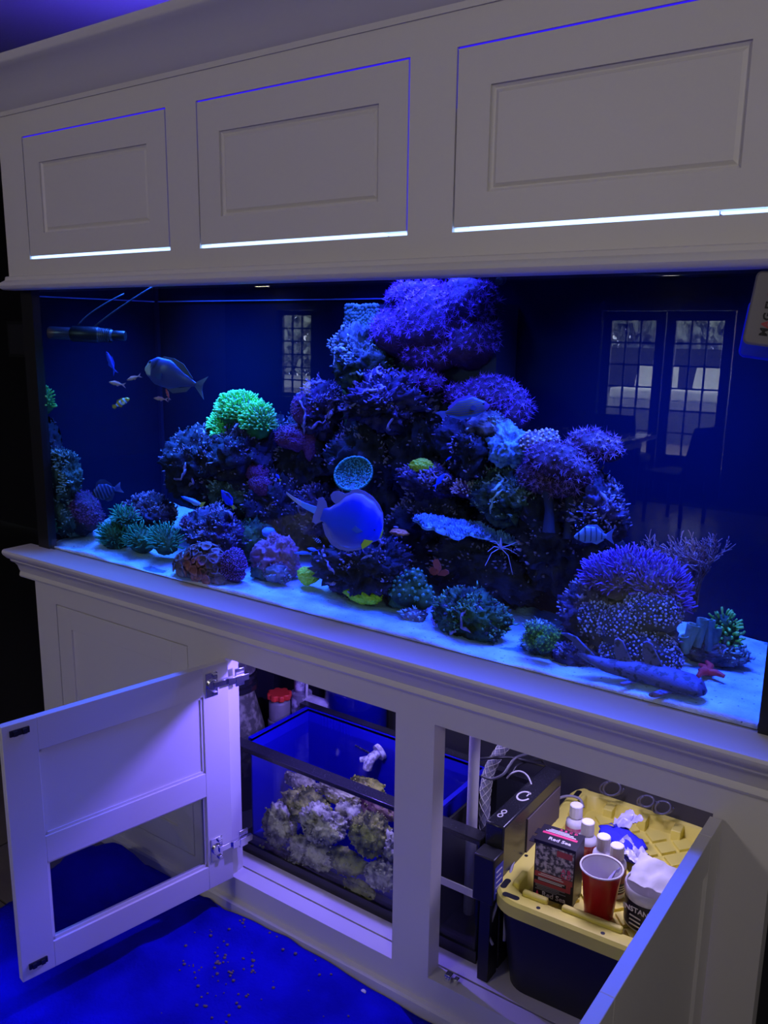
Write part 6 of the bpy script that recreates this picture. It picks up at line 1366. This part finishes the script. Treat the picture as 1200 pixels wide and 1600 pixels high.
# ---- bag of blue floss
c = PZ(972, 1318, trz+0.03)
bgm = mat('clear_bag_film', (0.52, 0.50, 0.66), 0.25, bump=0.6, bscale=60); flm = mat('blue_floss', (0.03, 0.03, 0.75), 0.8, bump=0.8, bscale=200)
bag = thing('floss_bag', 'crumpled clear bag of bright blue filter floss on the lid', 'bag', c, (0, 0, R_(-25)))
fb = rock_mb((0, 0, 0), (0.058, 0.036, 0.026), 901, 4, 0.30, 1.6, 0.08); obj('floss', fb, flm, bag, smooth=180)
def crumple(m, pts, amp, seed, th=0.0008, n=10):
    """crumpled film over a quad of four corners"""
    a, b, d, e = [Vector(p) for p in pts]; vs = []
    for i in range(n+1):
        for j in range(n+1):
            s_, t_ = i/n, j/n; q = a*(1-s_)*(1-t_)+b*s_*(1-t_)+d*s_*t_+e*(1-s_)*t_
            q = q+Vector((0, 0, 1))*amp*ridged((s_*1.3, t_*1.3, 0), 2.0, 3, seed)+Vector((1, 0, 0))*amp*0.4*noise.noise(Vector((s_*4, t_*4, seed))); vs.append(q)
    N = len(vs); W_2 = n+1
    fs = [(i*W_2+j, (i+1)*W_2+j, (i+1)*W_2+j+1, i*W_2+j+1) for i in range(n) for j in range(n)]
    m.add(vs+[q-Vector((0, 0, th)) for q in vs], fs+[tuple(N+k for k in reversed(f)) for f in fs]); return m
obj('film', crumple(crumple(MB(), [(-0.045, 0.0, 0.010), (0.0, 0.02, 0.022), (0.015, 0.045, 0.045), (-0.03, 0.05, 0.040)], 0.022, 3), [(0.01, -0.035, 0.006), (0.065, -0.03, -0.012), (0.07, 0.01, 0.0), (0.015, 0.0, 0.018)], 0.018, 7), bgm, bag, smooth=60)
# ---- red cup
c = PZ(935, 1428, trz); hc = 0.116
cupr = thing('party_cup', 'red plastic party cup with white inside holding a clear bag', 'cup', c)
cupr.scale = (0.9, 0.9, 0.93)
def cup_prof(k, z): return 1.0
redm = mat('red_plastic', (0.50, 0.012, 0.012), 0.3)
obj('outer', MB().lathe([(0.029, 0.0), (0.031, 0.002), (0.033, 0.02), (0.0335, 0.022), (0.0365, 0.05), (0.037, 0.052), (0.0405, 0.085), (0.041, 0.087), (0.0445, hc-0.004)], n=48, cap=False, flute=lambda k, z: (0.985 if k % 4 < 2 else 1.0) if 0.02 < z < 0.086 else 1.0), redm, cupr, smooth=40)
obj('bottom', MB().lathe([(0.0285, 0.004), (0.0285, 0.006)], n=48), redm, cupr)
obj('inside', MB().lathe([(0.027, 0.0065), (0.0285, 0.007), (0.0305, 0.02), (0.0425, hc-0.004)], n=48, cap=False), M['white'], cupr, smooth=40, label='white inner wall')
rp_ = [(0.0455+0.0022*math.cos(2*PI*k/8), hc-0.003+0.0022*math.sin(2*PI*k/8)) for k in range(9)]
obj('rolled_lip', MB().lathe(rp_, n=48, cap=False), M['white'], cupr, smooth=180)
bagc = crumple(MB(), [(-0.018, -0.020, 0.02), (0.014, -0.026, 0.075), (0.036, 0.012, hc-0.004), (0.0, 0.022, 0.045)], 0.012, 5)
tag(obj('clear_bag', bagc, mat('cloudy_film', (0.42, 0.38, 0.62), 0.3), smooth=60, loc=c), 'folded cloudy plastic bag inside the red cup', 'bag')
# ---- white tub with torn seal
c = PZ(1012, 1440, trz); 
tub = thing('powder_tub', 'white tub with black label and torn paper seal by the right door', 'tub', c)
ht = 0.085
obj('shell', MB().lathe([(0.044, 0), (0.046, 0.002), (0.047, ht-0.018), (0.0495, ht-0.016), (0.0495, ht-0.004), (0.0475, ht), (0.0455, ht-0.002), (0.045, 0.02), (0.001, 0.018)], n=48), M['white'], tub, smooth=40)
obj('label', MB().lathe([(0.0467, 0.006), (0.0474, ht-0.024)], n=48, cap=False), mat('tub_label', (0.012, 0.012, 0.03), 0.45), tub, smooth=40)
gdir = math.atan2(CAM.y-c.y, CAM.x-c.x)-0.42
text('INSTANT', 0.015, wht_i, tub, 'lettering', (0.0485*math.cos(gdir), 0.0485*math.sin(gdir), 0.048), (R_(90), 0, gdir+R_(90)), bold=0.0004)
for k in range(3):
    g2 = gdir-0.1; obj('label_line', MB().box((-0.012, -0.0004, 0), (0.012, 0.0004, 0.003)), wht_i, tub, loc=(0.0480*math.cos(g2), 0.0480*math.sin(g2), 0.032-0.009*k), rot=(0, 0, g2+R_(90)))
obj('paper_seal', crumple(MB(), [(-0.040, -0.020, ht-0.002), (0.040, -0.018, ht-0.006), (0.040, 0.040, ht+0.020), (-0.036, 0.040, ht+0.028)], 0.010, 11), mat('paper', (0.66, 0.64, 0.60), 0.8), tub, smooth=60)

# ================================================================== floor cloth and debris
mb = MB(); NX, NY = 170, 110; cx0, cx1, cy0, cy1 = -0.35, 1.75, -1.25, -0.018
def cloth_h(x, y):
    h = 0.006+0.012*abs(noise.noise(Vector((x*3.1+y*1.6, y*2.0, 1))))+0.008*abs(noise.noise(Vector((x*7-y*3, y*6, 5))))+0.0035*noise.noise(Vector((x*22, y*26, 2)))
    h += 0.016*max(0, ridged((x*1.3+0.7*y, y*1.1-0.3*x, 0.5), 2.6, 2, 3.0)-0.62)*2.2
    d = ((x-0.38)/0.15)**2+((y+0.115)/0.07)**2; h += 0.088*math.exp(-d*d)*(0.9+0.35*noise.noise(Vector((x*12, y*12, 7))))
    dd = (y+0.09+0.05*math.sin(x*5)); h += 0.022*math.exp(-(dd/0.035)**2)*max(0, min(1, (x-0.55)*3))
    return max(h, 0.002)
def cloth_edge(i, j):
    x = cx0+(cx1-cx0)*i/NX; y = cy0+(cy1-cy0)*j/NY
    x += 0.05*noise.noise(Vector((y*3, 1, 2)))*(1-i/NX)
    return x, y
for i in range(NX+1):
    for j in range(NY+1):
        x, y = cloth_edge(i, j); mb.v.append((x, y, cloth_h(x, y)))
mb.f = [(i*(NY+1)+j, (i+1)*(NY+1)+j, (i+1)*(NY+1)+j+1, i*(NY+1)+j+1) for i in range(NX) for j in range(NY) if not (mb.v[i*(NY+1)+j][1] > -0.37+0.05*noise.noise(Vector((mb.v[i*(NY+1)+j][0]*9, 3, 1))) and mb.v[i*(NY+1)+j][0] < 0.235+0.07*noise.noise(Vector((mb.v[i*(NY+1)+j][1]*8, 1, 1))))]
cl = obj('drop_cloth', mb, mat('blue_cloth', (0.004, 0.003, 0.34), 0.9, col2=(0.007, 0.006, 0.55), scale=7, bump=0.7, bscale=160, spec=0.06), smooth=180)
so_ = cl.modifiers.new('thickness', 'SOLIDIFY'); so_.thickness = 0.002; so_.offset = -1
tag(cl, 'rumpled royal blue cloth spread on the floor before the stand', 'cloth')
rn = random.Random(21); db_ = MB()
for k in range(95):
    u, v = rn.gauss(355, 42), rn.gauss(1508, 34)
    if rn.random() < 0.25: u, v = rn.uniform(300, 600), rn.uniform(1440, 1600)
    q = PZ(u, v, 0.012); 
    if q.y > -0.03: continue
    db_.ico((q.x, q.y, cloth_h(q.x, q.y)+0.0015), rn.uniform(0.0018, 0.0055), 1, (1, rn.uniform(0.6, 1), 0.35))
tag(obj('coral_crumbs', db_, mat('crumb', (0.16, 0.12, 0.14), 0.9), smooth=180), 'pale crumbs scattered on the blue cloth before the sump', 'crumbs', kind='stuff')
q = PZ(568, 1556, 0.015)
tag(obj('white_chip', rock_mb((0, 0, 0), (0.006, 0.004, 0.003), 55, 3, 0.3, 2, 0.1), M['white'], smooth=180, loc=(q.x, q.y, cloth_h(q.x, q.y)+0.002)), 'single white chip on the blue cloth near the base', 'chip')
# ---- dark far wall behind the left end
pc = P(27, 530, 2.08)
fr = thing('framed_picture', 'dim framed picture on the dark wall past the left end', 'picture', (pc.x, 2.095, pc.z))
obj('frame', MB().box((-0.11, -0.02, -0.12), (0.11, 0.0, 0.12)), mat('dim_frame', (0.03, 0.03, 0.035), 0.6), fr); obj('print', MB().box((-0.09, -0.023, -0.10), (0.09, -0.0205, 0.10)), mat('dim_print', (0.06, 0.06, 0.075), 0.6), fr)
